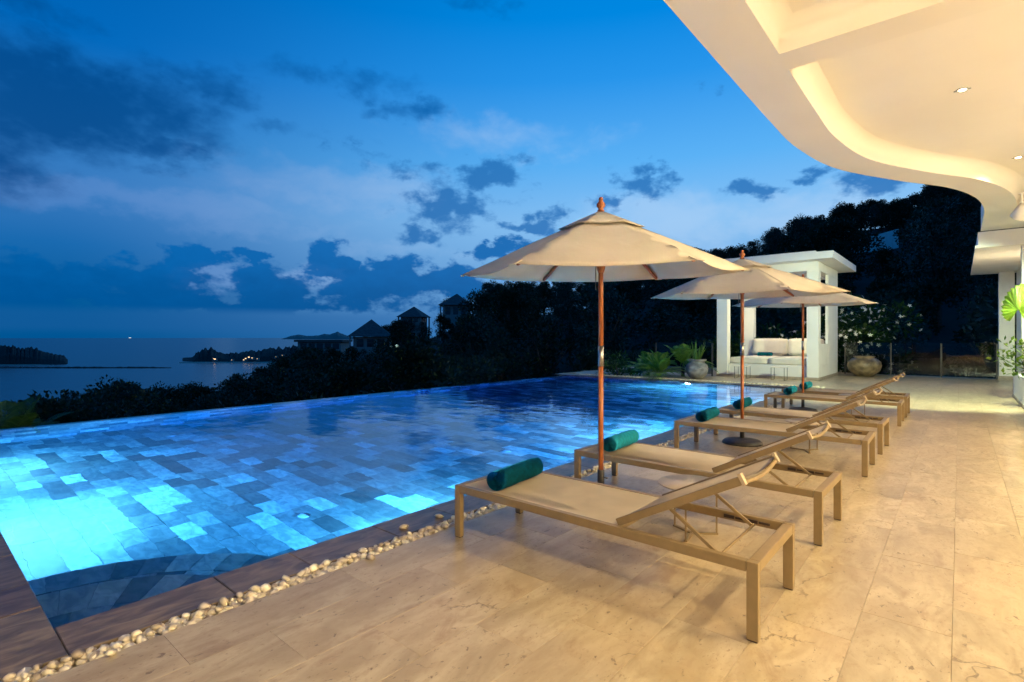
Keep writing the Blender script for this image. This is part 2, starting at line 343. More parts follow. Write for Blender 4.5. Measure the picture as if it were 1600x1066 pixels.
# ------------------------------------------------------------------ mesh helpers
def tag(o, label=None, cat=None, group=None, kind=None):
    if label: o['label'] = label
    if cat: o['category'] = cat
    if group: o['group'] = group
    if kind: o['kind'] = kind
    return o
def link(name, me, mat=None, parent=None, loc=None):
    o = bpy.data.objects.new(name, me)
    if mat and me is not None and not me.materials:
        for q in (mat if isinstance(mat, list) else [mat]): me.materials.append(q)
    COL.objects.link(o)
    if parent: o.parent = parent
    if loc is not None: o.location = loc
    return o
def empty(name, loc=(0, 0, 0), rz=0):
    o = bpy.data.objects.new(name, None); COL.objects.link(o); o.location = loc; o.rotation_euler = (0, 0, rz); o.empty_display_size = .1
    return o
def copy_tree(o, parent=None):
    c = o.copy(); COL.objects.link(c); c.parent = parent
    for ch in list(o.children): copy_tree(ch, c)
    return c
class B:
    def __init__(s): s.b = bmesh.new()
    def box(s, x0, x1, y0, y1, z0, z1, bev=0, mi=0, mat=None):
        r = bmesh.ops.create_cube(s.b, size=1)
        v = r['verts']
        mt = Matrix.Translation(((x0 + x1) / 2, (y0 + y1) / 2, (z0 + z1) / 2)) @ Matrix.Diagonal((x1 - x0, y1 - y0, z1 - z0, 1))
        if mat is not None: mt = mat @ mt
        bmesh.ops.transform(s.b, matrix=mt, verts=v)
        fs = set(f for q in v for f in q.link_faces)
        for f in fs: f.material_index = mi
        if bev:
            es = list(set(e for q in v for e in q.link_edges))
            bmesh.ops.bevel(s.b, geom=es, offset=bev, segments=2, affect='EDGES', profile=.6)
        return s
    def bar(s, p, q, w, h=None, bev=0, n=4, up=(0, 0, 1)):
        p, q = Vector(p), Vector(q); d = q - p; L = d.length; d.normalize()
        u = Vector(up)
        if abs(d.dot(u)) > .95: u = Vector((0, 1, 0))
        sx = d.cross(u).normalized(); u = sx.cross(d).normalized()
        m = Matrix((sx, d, u)).transposed().to_4x4(); m.translation = (p + q) / 2
        return s.box(-w / 2, w / 2, -L / 2, L / 2, -(h or w) / 2, (h or w) / 2, bev, mat=m)
    def tube(s, pts, rad, n=10, cap=True):
        pts = [Vector(p) for p in pts]
        rr = rad if isinstance(rad, (list, tuple)) else [rad] * len(pts)
        rings = []
        ref = None
        for i, p in enumerate(pts):
            d = (pts[min(i + 1, len(pts) - 1)] - pts[max(i - 1, 0)]).normalized()
            if ref is None: ref = Vector((0, 0, 1)) if abs(d.z) < .9 else Vector((1, 0, 0))
            a = d.cross(ref).normalized(); c = a.cross(d).normalized(); ref = c
            rings.append([s.b.verts.new(p + (a * math.cos(t) + c * math.sin(t)) * rr[i]) for t in [2 * math.pi * k / n for k in range(n)]])
        for i in range(len(rings) - 1):
            for k in range(n):
                f = s.b.faces.new((rings[i][k], rings[i][(k + 1) % n], rings[i + 1][(k + 1) % n], rings[i + 1][k])); f.smooth = True
        if cap:
            s.b.faces.new(rings[0][::-1]); s.b.faces.new(rings[-1])
        return s
    def lathe(s, prof, n=20, c=(0, 0, 0), cap=True):
        rings = []
        for r_, z in prof:
            rings.append([s.b.verts.new((c[0] + r_ * math.cos(2 * math.pi * k / n), c[1] + r_ * math.sin(2 * math.pi * k / n), c[2] + z)) for k in range(n)])
        for i in range(len(rings) - 1):
            for k in range(n):
                f = s.b.faces.new((rings[i][k], rings[i][(k + 1) % n], rings[i + 1][(k + 1) % n], rings[i + 1][k])); f.smooth = True
        if cap: s.b.faces.new(rings[0][::-1]); s.b.faces.new(rings[-1])
        return s
    def face(s, pts, mi=0, smooth=False):
        f = s.b.faces.new([s.b.verts.new(p) for p in pts]); f.material_index = mi; f.smooth = smooth
        return f
    def grid(s, fn, nu, nv, smooth=True):
        vs = [[s.b.verts.new(fn(i / nu, j / nv)) for j in range(nv + 1)] for i in range(nu + 1)]
        for i in range(nu):
            for j in range(nv):
                f = s.b.faces.new((vs[i][j], vs[i + 1][j], vs[i + 1][j + 1], vs[i][j + 1])); f.smooth = smooth
        return s
    def mesh(s, name, normals=True):
        if normals: bmesh.ops.recalc_face_normals(s.b, faces=s.b.faces)
        me = bpy.data.meshes.new(name); s.b.to_mesh(me); s.b.free(); return me
    def obj(s, name, mat, parent=None, loc=None, normals=True):
        return link(name, s.mesh(name, normals), mat, parent, loc)

# ------------------------------------------------------------------ terrace levels
XE, XI = -3.33, -11.2            # pool: deck side edge, infinity edge
Y0, Y1 = .5, 16.3                # pool ends
ZW, ZF = -.035, -1.25            # water level, floor level
DX0, DX1 = -2.86, .95            # deck strip

# pool basin
pool = B()
pool.box(XI - .2, XE + .35, Y0 - .35, Y1 + .35, ZF - .3, ZF - .02)
pool.box(XE + .012, XE + .30, Y0 - .3, Y1 + .3, ZF - .02, -.045)
pool.box(XI - .16, XE + .012, Y0 - .3, Y0 - .012, ZF - .02, -.045)
pool.box(XI - .16, XE + .012, Y1 + .012, Y1 + .3, ZF - .02, -.045)
pool.box(XI - .16, XI - .012, Y0 - .012, Y1 + .012, ZF - .02, ZW - .012)
pool_o = tag(pool.obj('pool_basin', M.pgrout), kind='structure')
# floor and wall tiles
tl = []
TW, TL = .20, .40
y = Y0
while y < Y1 - .01:
    x = XE - random.uniform(0, TL)
    first = True
    xs = XE
    while xs > XI + .01:
        xe = max(x if first else xs - TL, XI)
        first = False
        if xs - xe > .04: tl.append((xe, xs, y, min(y + TW, Y1)))
        xs = xe
    y += TW
def tile_mesh(i):
    b = B(); b.box(-.5, .5, -.5, .5, -1, 0); me = b.mesh('tile'); me.materials.append(M.tiles[i]); return me
tmesh = [tile_mesh(i) for i in range(6)]
def near_key(t):
    p = pr(((t[0] + t[1]) / 2, (t[2] + t[3]) / 2, -.4))
    out = 0 if -20 < p[0] < 1620 and p[1] < 1080 else 1000
    return out + p[2]
tl.sort(key=near_key)
RC = 1.66
def under_steps(t):
    cx, cy = (t[0] + t[1]) / 2, (t[2] + t[3]) / 2
    return math.hypot(cx - XE, cy - Y0) < RC - .25
tl = [t for t in tl if not under_steps(t)]
wts = (4, 4, 4, 4, 4, 3)
G = .002
for t in tl[:290]:
    i = random.choices(range(6), wts)[0]
    o = link('tile', tmesh[i], None, pool_o)
    dz = random.uniform(-.003, .003)
    o.location = ((t[0] + t[1]) / 2, (t[2] + t[3]) / 2, ZF + dz); o.scale = (t[1] - t[0] - G, t[3] - t[2] - G, .02)
rest = B()
for t in tl[290:]:
    rest.box(t[0] + G / 2, t[1] - G / 2, t[2] + G / 2, t[3] - G / 2, ZF - .02, ZF + random.uniform(-.003, .003), mi=random.choices(range(6), wts)[0])
nrow = 6
hh = (ZW - .014 - ZF) / nrow
for r_ in range(nrow):
    z0 = ZF + r_ * hh
    y = Y0 - random.uniform(0, .3)
    while y < Y1:
        a, b_ = max(y, Y0), min(y + TL, Y1)
        if b_ - a > .03:
            rest.box(XI - .012, XI + .003 + random.uniform(0, .003), a + .003, b_ - .003, z0 + .003, z0 + hh - .003, mi=random.choices(range(6), wts)[0])
            rest.box(XE - .003, XE + .012, a + .003, b_ - .003, z0 + .003, z0 + hh - .003, mi=random.choices(range(6), wts)[0])
        y += TL
    x = XI - random.uniform(0, .3)
    while x < XE:
        a, b_ = max(x, XI), min(x + TL, XE)
        if b_ - a > .03:
            rest.box(a + .003, b_ - .003, Y1 - .003, Y1 + .012, z0 + .003, z0 + hh - .003, mi=random.choices(range(6), wts)[0])
            rest.box(a + .003, b_ - .003, Y0 - .012, Y0 + .003, z0 + .003, z0 + hh - .003, mi=random.choices(range(6), wts)[0])
        x += TL
tag(rest.obj('wall_and_floor_tiles', list(M.tiles), pool_o), kind='stuff')
# quarter-round corner steps with radial tiles
st = B()
def sector(bb, r0, r1, a0, a1, z0, z1, mi=0, n=6):
    def P(r, a, z): return (XE - r * math.cos(a), Y0 + r * math.sin(a), z)
    A = [a0 + (a1 - a0) * k / n for k in range(n + 1)]
    top = [[bb.b.verts.new(P(r, a, z1)) for a in A] for r in (r0, r1)]
    bot = [[bb.b.verts.new(P(r, a, z0)) for a in A] for r in (r0, r1)]
    for k in range(n):
        for q in ((top[0][k], top[0][k + 1], top[1][k + 1], top[1][k]), (bot[0][k], bot[1][k], bot[1][k + 1], bot[0][k + 1]),
                  (top[1][k], top[1][k + 1], bot[1][k + 1], bot[1][k]), (top[0][k], bot[0][k], bot[0][k + 1], top[0][k + 1])):
            bb.b.faces.new(q).material_index = mi
    for k in (0, n):
        bb.b.faces.new((top[0][k], top[1][k], bot[1][k], bot[0][k])).material_index = mi
steps = B()
sector(steps, .02, 1.10, 0, math.pi / 2, ZF - .01, -.60, n=16)
sector(steps, 1.10, RC, 0, math.pi / 2, ZF - .01, -.86, n=16)
steps_o = steps.obj('corner_steps', M.pgrout, pool_o)
for (r0, r1, z, na) in ((.05, .40, -.60, 3), (.40, .76, -.60, 6), (.76, 1.11, -.60, 9), (1.11, 1.39, -.86, 11), (1.39, RC + .01, -.86, 13)):
    for k in range(na):
        a0, a1 = math.pi / 2 * k / na, math.pi / 2 * (k + 1) / na
        t = B(); g = .006
        sector(t, r0 + g / 2, r1 - g / 2, a0 + g / r1 / 2, a1 - g / r1 / 2, z - .005, z + .012 + random.uniform(0, .003), n=3)
        t.obj('tile', M.tiles[random.choices(range(6), wts)[0]], steps_o)
# water body
wb = B(); wb.box(XI - .165, XE + .010, Y0 - .010, Y1 + .010, ZF - .015, ZW)
tag(wb.obj('pool_water', M.water), kind='structure')
# coping slabs
cbase = B()
cbase.box(XE + .04, -2.99, Y0 - .75, Y1 + .45, -.5, -.028)
cbase.box(XI - .16, XE + .04, Y0 - .75, Y0 - .04, -.5, -.028)
cbase.box(XI - .16, XE + .04, Y1 + .04, Y1 + .45, -.5, -.028)
cop = tag(cbase.obj('pool_coping', M.grout), kind='structure')
def slabs(parent, rects, mat, name, z0, z1, bev, gap=.004, jit=.0015):
    for (x0, x1, y0, y1) in rects:
        b = B(); b.box(-(x1 - x0 - gap) / 2, (x1 - x0 - gap) / 2, -(y1 - y0 - gap) / 2, (y1 - y0 - gap) / 2, z0, z1)
        if bev: 
            es = [e for e in b.b.edges if all(v.co.z > z1 - 1e-4 for v in e.verts)]
            bmesh.ops.bevel(b.b, geom=es, offset=bev, segments=1, affect='EDGES')
        b.obj(name, mat, parent, ((x0 + x1) / 2, (y0 + y1) / 2, random.uniform(-jit, jit)))
rc = []
y = Y0 + .71 - .0
ys = [Y0, 1.21, 1.66, 2.30]
while ys[-1] < Y1 - .5: ys.append(ys[-1] + random.uniform(.5, .75))
ys[-1] = Y1
rc += [(XE - .0, -2.99, a, b_) for a, b_ in zip(ys, ys[1:])]
xs = [-2.99, -3.64, -4.03]
while xs[-1] > XI - .1: xs.append(xs[-1] - random.uniform(.4, .7))
rc += [(b_, a, Y0 - .62, Y0) for a, b_ in zip(xs, xs[1:])]
rc += [(b_, a, Y1, Y1 + .34) for a, b_ in zip(xs, xs[1:])]
slabs(cop, rc, M.coping, 'coping_slab', -.028, .0, .004)
# deck
dk = B()
dk.box(-2.87, 7.0, -7, 24.3, -.6, -.024)
dk.box(-12, -2.87, Y1 + .66, 24.3, -.6, -.024)
dk.box(-12, -2.87, -7, Y0 - .75, -.6, -.026)
dk_o = tag(dk.obj('deck', M.grout), kind='structure')
rc = []
w_, l_ = .354, .92
c = 0
x = -2.86
while x < 3.0:
    y = -.1 + (c * .37 % 1) * l_ - l_
    x1 = x + w_
    while y < 24.2:
        y1 = y + l_ * 1.0
        p = pr((x + .17, (y + y1) / 2, 0))
        if y1 > .4 and p[0] < 1680 and p[1] < 1140 and p[2] > .3:
            rc.append((x, x1, y, min(y1, 24.25)))
        y = y1
    x = x1; c += 1
big = [r for r in rc if r[2] < 13.5]
slabs(dk_o, big, M.trav, 'slab', -.024, .0, .0008, .0012, .0003)
far = B()
for (x0, x1, y0, y1) in [r for r in rc if r[2] >= 13.5]:
    far.box(x0 + .0015, x1 - .0015, y0 + .0015, y1 - .0015, -.024, random.uniform(-.0006, .0006))
y = Y1 + .66
while y < 24.2:
    x = -12 + random.uniform(0, .9)
    while x < -2.87:
        far.box(x + .0015, min(x + .92, -2.862) - .0015, y + .0015, y + .352, -.024, random.uniform(-.0006, .0006)); x += .92
    y += .354
tag(far.obj('paving_slabs', M.trav, dk_o), kind='stuff')
hb = B(); hb.box(3.0, 7, -7, 13.6, -.023, -.004); hb.box(-2.86, 3.0, -7, -.95, -.023, -.004)
tag(hb.obj('indoor_floor', M.trav), kind='structure')
# retaining walls under the terrace
rw = B()
rw.box(-12.0, 7, -7, -6.8, -8, -.6); rw.box(-12.0, 7, 24.1, 24.3, -8, -.6); rw.box(-11.9, -11.38, -6.8, 24.1, -8, -1.1); rw.box(-11.38, 7, -6.8, 24.1, -8, -1.6)
tag(rw.obj('retaining_wall', M.skirt), 'grey stone retaining wall carrying the terrace and pool above the slope', 'wall')
# pebble strip
ps = B(); ps.box(-2.992, -2.862, Y0 - .75, Y1 + .66, -.10, -.030); ps.box(-11.0, -2.99, Y1 + .45, Y1 + .66, -.10, -.030)
ps_o = tag(ps.obj('pebble_strip', M.grout), kind='structure')
def pebble_bm(b, c, sx, sy, sz, rot):
    n, k = 7, 4
    m = Matrix.Translation(c) @ Matrix.Rotation(rot, 4, 'Z') @ Matrix.Rotation(random.uniform(-.4, .4), 4, 'X') @ Matrix.Diagonal((sx, sy, sz, 1))
    s0 = random.uniform(0, 50)
    def P(u, v):
        th = math.pi * v; d = Vector((math.sin(th) * math.cos(u), math.sin(th) * math.sin(u), math.cos(th)))
        return m @ (d * (1 + .35 * noise.noise(d * 1.1 + Vector((s0, s0, 0)))))
    top = b.b.verts.new(P(0, 0)); bot = b.b.verts.new(P(0, 1))
    rings = [[b.b.verts.new(P(2 * math.pi * i / n, j / k)) for i in range(n)] for j in range(1, k)]
    for i in range(n):
        fs = [(top, rings[0][i], rings[0][(i + 1) % n]), (bot, rings[-1][(i + 1) % n], rings[-1][i])]
        for j in range(k - 2): fs.append((rings[j][i], rings[j + 1][i], rings[j + 1][(i + 1) % n], rings[j][(i + 1) % n]))
        for f in fs: b.b.faces.new(f).smooth = True
pm_ = []
for i in range(8):
    b = B(); pebble_bm(b, (0, 0, 0), .030 * random.uniform(.85, 1.2), .021 * random.uniform(.85, 1.2), .017, 0); me = b.mesh('pebble'); me.materials.append(M.pebble); pm_.append(me)
pos = []
y = .05
while y < Y1 + .6:
    for x in (-2.972, -2.945, -2.915, -2.885):
        pos.append((x + random.uniform(-.012, .012), y + random.uniform(-.02, .02), -.022 + random.uniform(0, .012)))
    if random.random() < .9: pos.append((-2.93 + random.uniform(-.05, .05), y, .002 + random.uniform(0, .008)))
    y += .043
pos += [(-3.075, 2.74, .014), (-3.10, 2.42, .012), (-2.84, .62, .014), (-2.83, 1.95, .012)]
seen = [p for p in pos if pr(p)[1] < 1075 and pr(p)[0] > -5]
seen.sort(key=lambda p: pr(p)[2])
for p in seen[:298]:
    o = link('pebble', random.choice(pm_), None, ps_o); o.location = p
    s_ = random.uniform(.75, 1.3); o.scale = (s_, s_, s_); o.rotation_euler = (random.uniform(-.4, .4), random.uniform(-.4, .4), random.uniform(0, 6.28))
b = B()
for p in seen[298:]: pebble_bm(b, p, .028 * random.uniform(.7, 1.3), .020 * random.uniform(.8, 1.3), .017, random.uniform(0, 6.28))
x = -10.9
while x < -3.0:
    for q in range(4):
        pebble_bm(b, (x + random.uniform(-.02, .02), Y1 + .48 + q * .045 + random.uniform(-.015, .015), -.008 + random.uniform(0, .02)), .034, .025, .02, random.uniform(0, 6.28))
    x += .06
tag(b.obj('small_pebbles', M.pebble, ps_o, normals=True), kind='stuff')

# ------------------------------------------------------------------ pool lamps
def light(name, kind, loc, energy, col, radius=.05, parent=None, spot=None, blend=.5, aim=None):
    l = bpy.data.lights.new(name, kind); l.energy = energy; l.color = col; l.shadow_soft_size = radius
    if spot: l.spot_size = R(spot); l.spot_blend = blend
    o = bpy.data.objects.new(name, l); COL.objects.link(o); o.location = loc
    if aim is not None:
        d = Vector(aim) - Vector(loc); o.rotation_euler = d.to_track_quat('-Z', 'Y').to_euler()
    if parent: o.parent = parent
    return o
PB = (.50, .90, 1.0)
POOLE = 1250
def pool_lamp(loc, n, label, e):
    root = empty('pool_light', loc); tag(root, label, 'pool light', 'underwater pool lights')
    n = Vector(n); q = n.to_track_quat('Z', 'Y')
    b = B(); b.lathe([(.115, 0), (.115, .012), (.09, .022), (.085, .014), (.085, .002)], 20, cap=False); o = b.obj('bezel', M.steel, root); o.rotation_euler = q.to_euler()
    b = B(); b.lathe([(.083, .006), (.083, .016), (.03, .024), (.004, .025)], 20); o = b.obj('lens', M.lamppool, root); o.rotation_euler = q.to_euler()
    p = n * .07
    d = n + Vector((0, 0, -.55))
    l = light('bulb', 'SPOT', p, e, PB, .06, root, 172, .35); l.rotation_euler = d.to_track_quat('-Z', 'Y').to_euler()
zl = -.70
pool_lamp((-6.5, Y0 + .004, -.86), (0, 1, 0), 'underwater lamp in the end wall beside the corner steps', POOLE * 1.25)
pool_lamp((-9.0, Y0 + .004, zl), (0, 1, 0), 'underwater lamp in the end wall towards the infinity edge', POOLE * .5)
pool_lamp((XE - .004, 3.55, zl), (-1, 0, 0), 'underwater lamp in the deck side wall below the first lounger', POOLE)
pool_lamp((XE - .004, 8.3, zl), (-1, 0, 0), 'underwater lamp in the deck side wall below the fourth lounger', POOLE * 1.25)
pool_lamp((XE - .004, 13.0, zl), (-1, 0, 0), 'underwater lamp in the deck side wall past the last lounger', POOLE * .8)
pool_lamp((-6.55, Y1 - .004, -.34), (0, -1, 0), 'underwater lamp in the far end wall below the plant pot', POOLE * .8)
for (px, py, lb) in ((475, 805, 'small white floor inlet shining near the corner steps'), (793, 715, 'small white floor inlet shining in mid pool beside the second lounger'), (270, 697, 'small white floor inlet towards the infinity edge')):
    v = ud(px, py, F * (H + .42) / (py - CY))
    v.x = max(v.x, XI + .5)
    b = B(); b.lathe([(.06, 0), (.06, .012), (.045, .02), (.01, .021)], 18)
    tag(b.obj('floor_inlet', M.white, None, (v.x, v.y, ZF + .004)), lb, 'inlet', 'pool floor inlets')

# ------------------------------------------------------------------ house: curved roof, ceiling, floodlight
ZS, ZR, ZT = 3.95, 4.20, 4.50
def catmull(P, n=8):
    out = []
    for i in range(len(P) - 1):
        p0, p1, p2, p3 = P[max(i - 1, 0)], P[i], P[i + 1], P[min(i + 2, len(P) - 1)]
        for k in range(n):
            t = k / n
            out.append(tuple(.5 * (2 * b_ + (c_ - a_) * t + (2 * a_ - 5 * b_ + 4 * c_ - d_) * t * t + (3 * b_ - a_ - 3 * c_ + d_) * t ** 3) for a_, b_, c_, d_ in zip(p0, p1, p2, p3)))
    out.append(tuple(P[-1]))
    return out
edge = catmull([(-1.71, -7), (-1.71, 0), (-1.71, 4), (-1.71, 6.6), (-1.67, 7.9), (-1.42, 9.25), (-.80, 10.55), (-.16, 11.65), (.20, 12.75), (.36, 14.0), (.38, 15.4), (.38, 16.95)])
def offset(pl, d):
    out = []
    for i, p in enumerate(pl):
        a, c_ = pl[max(i - 1, 0)], pl[min(i + 1, len(pl) - 1)]
        t = Vector((c_[0] - a[0], c_[1] - a[1])).normalized(); out.append((p[0] + t.y * d, p[1] - t.x * d))
    return out
inner = offset(edge, .47)
outer_poly = edge + [(7, 16.95), (7, -7)]
rec2 = [p for p in inner if 5.53 < p[1] < 14.6]
rec2 = [(rec2[0][0], 5.53)] + rec2 + [(2.9, 14.6), (2.9, 5.53)]
rec1 = [(-1.24, -6), (-1.24, 5.17), (2.9, 5.17), (2.9, -6)]
house = empty('house', (0, 0, 0)); tag(house, 'white modern villa with a curved roof overhanging the terrace', 'house')
def ring_fill(loops, z):
    b = bmesh.new(); es = []
    for lp in loops:
        vs = [b.verts.new((p[0], p[1], z)) for p in lp]
        for i in range(len(vs)): es.append(b.edges.new((vs[i], vs[(i + 1) % len(vs)])))
    bmesh.ops.triangle_fill(b, use_beauty=True, use_dissolve=False, edges=es)
    return b
def prism_side(b, lp, z0, z1, smooth=True):
    vs0 = [b.verts.new((p[0], p[1], z0)) for p in lp]; vs1 = [b.verts.new((p[0], p[1], z1)) for p in lp]
    n = len(lp)
    for i in range(n):
        f = b.faces.new((vs0[i], vs0[(i + 1) % n], vs1[(i + 1) % n], vs1[i])); f.smooth = False
b = B(); b.b.free(); b.b = ring_fill([outer_poly, rec1, rec2], ZS)
b.obj('soffit', M.ceil, house)
b = B()
prism_side(b.b, outer_poly, ZS, ZT)
b.face([(p[0], p[1], ZT) for p in outer_poly])
b.obj('roof', M.white, house, normals=True)
for k, rp in enumerate((rec1, rec2)):
    b = B()
    # coved sides
    cen = Vector((sum(p[0] for p in rp) / len(rp), sum(p[1] for p in rp) / len(rp)))
    prev = [b.b.verts.new((p[0], p[1], ZS)) for p in rp]
    lay = [(0.0, .10), (.02, .17), (.07, .225), (.14, ZR - ZS)]
    off = rp
    for (dd_, hz_) in lay:
        vs = []
        n = len(rp)
        for i, p in enumerate(rp):
            a, c_ = rp[i - 1], rp[(i + 1) % n]
            t1 = Vector((p[0] - a[0], p[1] - a[1])); t2 = Vector((c_[0] - p[0], c_[1] - p[1]))
            t1 = t1.normalized() if t1.length > 1e-6 else t2.normalized(); t2 = t2.normalized() if t2.length > 1e-6 else t1
            nn_ = (Vector((t1.y, -t1.x)) + Vector((t2.y, -t2.x)))
            nn_ = nn_ / max(.5, nn_.length_squared / 2)
            vs.append(b.b.verts.new((p[0] + nn_.x * dd_, p[1] + nn_.y * dd_, ZS + hz_)))
        for i in range(n):
            b.b.faces.new((prev[i], prev[(i + 1) % n], vs[(i + 1) % n], vs[i])).smooth = True
        prev = vs
    b.b.faces.new(prev)
    b.obj('ceiling_recess', M.ceil, house)
# rooms behind the terrace (outside the picture): back wall, end walls, piers of the open front
b = B(); b.box(6.6, 6.8, -7, 16.8, 0, ZS + .002); b.box(1.2, 6.6, -7, -6.8, 0, ZS + .002); b.box(3.0, 6.6, 13.4, 13.6, 0, ZS + .002)
b.obj('wall', M.white, house)
for yy in (-4.5, -.5, 3.5, 7.5, 11.5):
    b = B(); b.box(2.95, 3.25, yy, yy + .35, 0, ZS + .002, .01); b.obj('pier', M.white, house)
# recessed twin-pin downlights
def downlight(loc, e, label, spot=150, cone=.8):
    root = empty('downlight', loc); tag(root, label, 'ceiling light', 'recessed ceiling downlights')
    b = B(); b.lathe([(.038, .004), (.055, .004), (.055, -.006), (.038, -.006), (.038, .003)], 20, cap=False); b.obj('trim_ring', M.steel, root)
    b = B(); b.lathe([(.036, -.004), (.036, .002), (.002, .002)], 16); b.obj('lens', M.lampwarm, root)
    for s in (-1, 1):
        b = B(); b.bar((s * .052, 0, -.008), (s * .075, 0, -.004), .014, .008); b.obj('clip', M.steel, root)
    l = light('bulb', 'SPOT', (0, 0, -.03), e, (1, .80, .47), .04, root, spot, cone)
WARM = 300
for (x, y, e, lb) in ((.02, 7.83, .55, 'small bright recessed downlight in the curved ceiling bay above the loungers'), (.69, 11.34, .55, 'small bright recessed downlight near the curved end of the ceiling bay'),
                      (.02, 4.0, .5, 'recessed downlight in the square ceiling bay beside the cross beam'), (.02, .4, .4, 'recessed downlight in the middle of the square ceiling bay'), (.02, -3.2, .4, 'recessed downlight at the closed end of the square ceiling bay'),
                      (2.3, 7.83, 1.5, 'recessed downlight near the piers over the curved ceiling bay'), (2.3, 11.34, 1.0, 'recessed downlight near the piers by the curved end'),
                      (2.3, 4.0, 1.7, 'recessed downlight near the piers beside the cross beam'), (2.3, .4, 1.7, 'recessed downlight near the piers in the square ceiling bay'), (2.3, -3.2, 1.3, 'recessed downlight near the piers at the closed end')):
    downlight((x, y, ZR - .002), WARM * e, lb)
# pendant globes in the open living room
for i, (y, lb) in enumerate(((-2.5, 'opal globe pendant at the closed end of the living room'), (1.5, 'opal globe pendant beside the square ceiling bay'), (5.5, 'opal globe pendant beside the cross beam'), (9.5, 'opal globe pendant beside the curved ceiling bay'))):
    root = empty('pendant_lamp', (4.6, y, 0)); tag(root, lb, 'lamp', 'living room pendants')
    b = B(); b.tube([(0, 0, 2.7), (0, 0, ZS)], .006, 6); b.obj('cable', M.iron, root)
    b = B(); b.lathe([(.02, -.18), (.10, -.15), (.16, -.08), (.18, 0), (.16, .08), (.10, .15), (.02, .18)], 20, (0, 0, 2.55)); b.obj('globe', emis('opal_glow', (1, .75, .45), 5), root)
    light('bulb', 'POINT', (0, 0, 2.2), 430, (1, .81, .51), .15, root)
# floodlight on the ceiling end, aimed across the far terrace
root = empty('floodlight', (.83, 12.9, ZS)); tag(root, 'white round floodlight under the far end of the curved ceiling', 'floodlight')
aim = Vector((-2.4, 18.4, -1.6)) - Vector((.83, 12.9, 3.6)); q = aim.to_track_quat('Z', 'Y')
b = B(); b.lathe([(.05, 0), (.05, -.02), (.018, -.03), (.018, -.26)], 14); b.obj('stem', M.white, root)
b = B(); b.lathe([(.01, -.165), (.06, -.16), (.10, -.13), (.115, .10), (.105, .12), (.095, .04)], 20, cap=False); o = b.obj('housing', M.white, root, (0, 0, -.34)); o.rotation_euler = q.to_euler()
b = B(); b.lathe([(.09, .05), (.09, .07), (.01, .075)], 16); o = b.obj('lens', M.lampcool, root, (0, 0, -.34)); o.rotation_euler = q.to_euler()
l = light('bulb', 'SPOT', Vector((0, 0, -.34)) + aim.normalized() * .14, 2000, (.84, 1, .64), .06, root, 100, .4); l.rotation_euler = aim.to_track_quat('-Z', 'Y').to_euler()
# lower canopy, its wall and pillar, planter
entry = empty('entrance_canopy', (1, 20, 0)); tag(entry, 'flat white canopy slab on a wall beyond the curved roof', 'canopy')
b = B(); b.box(.33, 6, 17.0, 24.2, 3.62, 3.94, .006); b.box(.28, 6.05, 16.95, 24.25, 3.62 - .07, 3.62 - .001, .006); b.obj('slab', M.white, entry, (-1, -20, 0))
b = B(); b.box(.98, 1.36, 23.7, 24.15, 0, 3.548); b.obj('wall', M.white, entry, (-1, -20, 0))
b = B(); b.box(.965, 1.375, 23.685, 23.7, 0, .12); b.obj('skirting', M.skirt, entry, (-1, -20, 0))
b = B(); b.box(1.10, 2.6, 17.05, 17.40, .0, 3.548); b.obj('pillar', M.white, entry, (-1, -20, 0))
b = B(); b.box(1.40, 6, 17.41, 23.68, .0, 3.54); b.obj('inner_wall', M.white, entry, (-1, -20, 0))
for y, lb in ((18.8, 'warm wall sconce just behind the canopy pillar'),):
    root = empty('wall_sconce', (1.40, y, 2.3)); tag(root, lb, 'wall lamp')
    b = B(); b.box(-.03, -.002, -.05, .05, -.1, .1, .004); b.obj('bracket', M.steel, root)
    b = B(); b.lathe([(.045, -.10), (.055, -.06), (.055, .06), (.045, .10)], 14, (-.09, 0, 0)); b.obj('shade', emis('sconce_glow', (1, .8, .5), 4), root)
    light('bulb', 'POINT', (-.20, 0, 0), 70, (1, .78, .46), .06, root)
pl = empty('planter', (1.6, 14, 0)); tag(pl, 'long low white planter box along the terrace edge', 'planter')
b = B(); b.box(.95, 1.05, 11.0, 17.04, 0, .58, .008); b.box(1.051, 2.2, 16.94, 17.04, 0, .578); b.box(1.051, 2.2, 11.0, 11.1, 0, .578); b.box(2.2, 2.3, 11, 17.04, 0, .578); b.obj('box', M.white, pl, (-1.6, -14, 0))
b = B(); b.box(.937, .95, 11.0, 17.04, 0, .07); b.obj('skirting', M.skirt, pl, (-1.6, -14, 0))
b = B(); b.box(1.052, 2.198, 11.1, 16.94, .3, .5); b.obj('soil', M.soil, pl, (-1.6, -14, 0))

# ------------------------------------------------------------------ pavilion with daybed
pv = empty('pavilion', (-5, 21, 0)); tag(pv, 'white square garden pavilion with flat roof sheltering a daybed', 'pavilion')
PX0, PX1, PY0, PY1 = -6.7, -3.47, 19.3, 22.8
off_ = (5, -21, 0)
def part(name, boxes, mat, parent=pv, bev=.006, off=off_):
    b = B()
    for q in boxes: b.box(*q, bev)
    return b.obj(name, mat, parent, off)
part('pillar', [(PX0, PX0 + .36, PY0, PY0 + .36, 0, 3.56)], M.white)
part('pillar', [(PX1 - .34, PX1, PY0, PY0 + .36, 0, 3.56)], M.white)
part('pillar', [(PX0, PX0 + .36, PY1 - .36, PY1, 0, 3.56)], M.white)
part('side_wall', [(PX1 - .09, PX1, 20.95, PY1, 0, 3.56)], M.white)
part('beam', [(PX0, PX1, PY0 + .002, PY0 + .34, 3.562, 3.85)], M.white)
part('beam', [(PX0, PX1, PY1 - .34, PY1 - .002, 3.562, 3.85)], M.white)
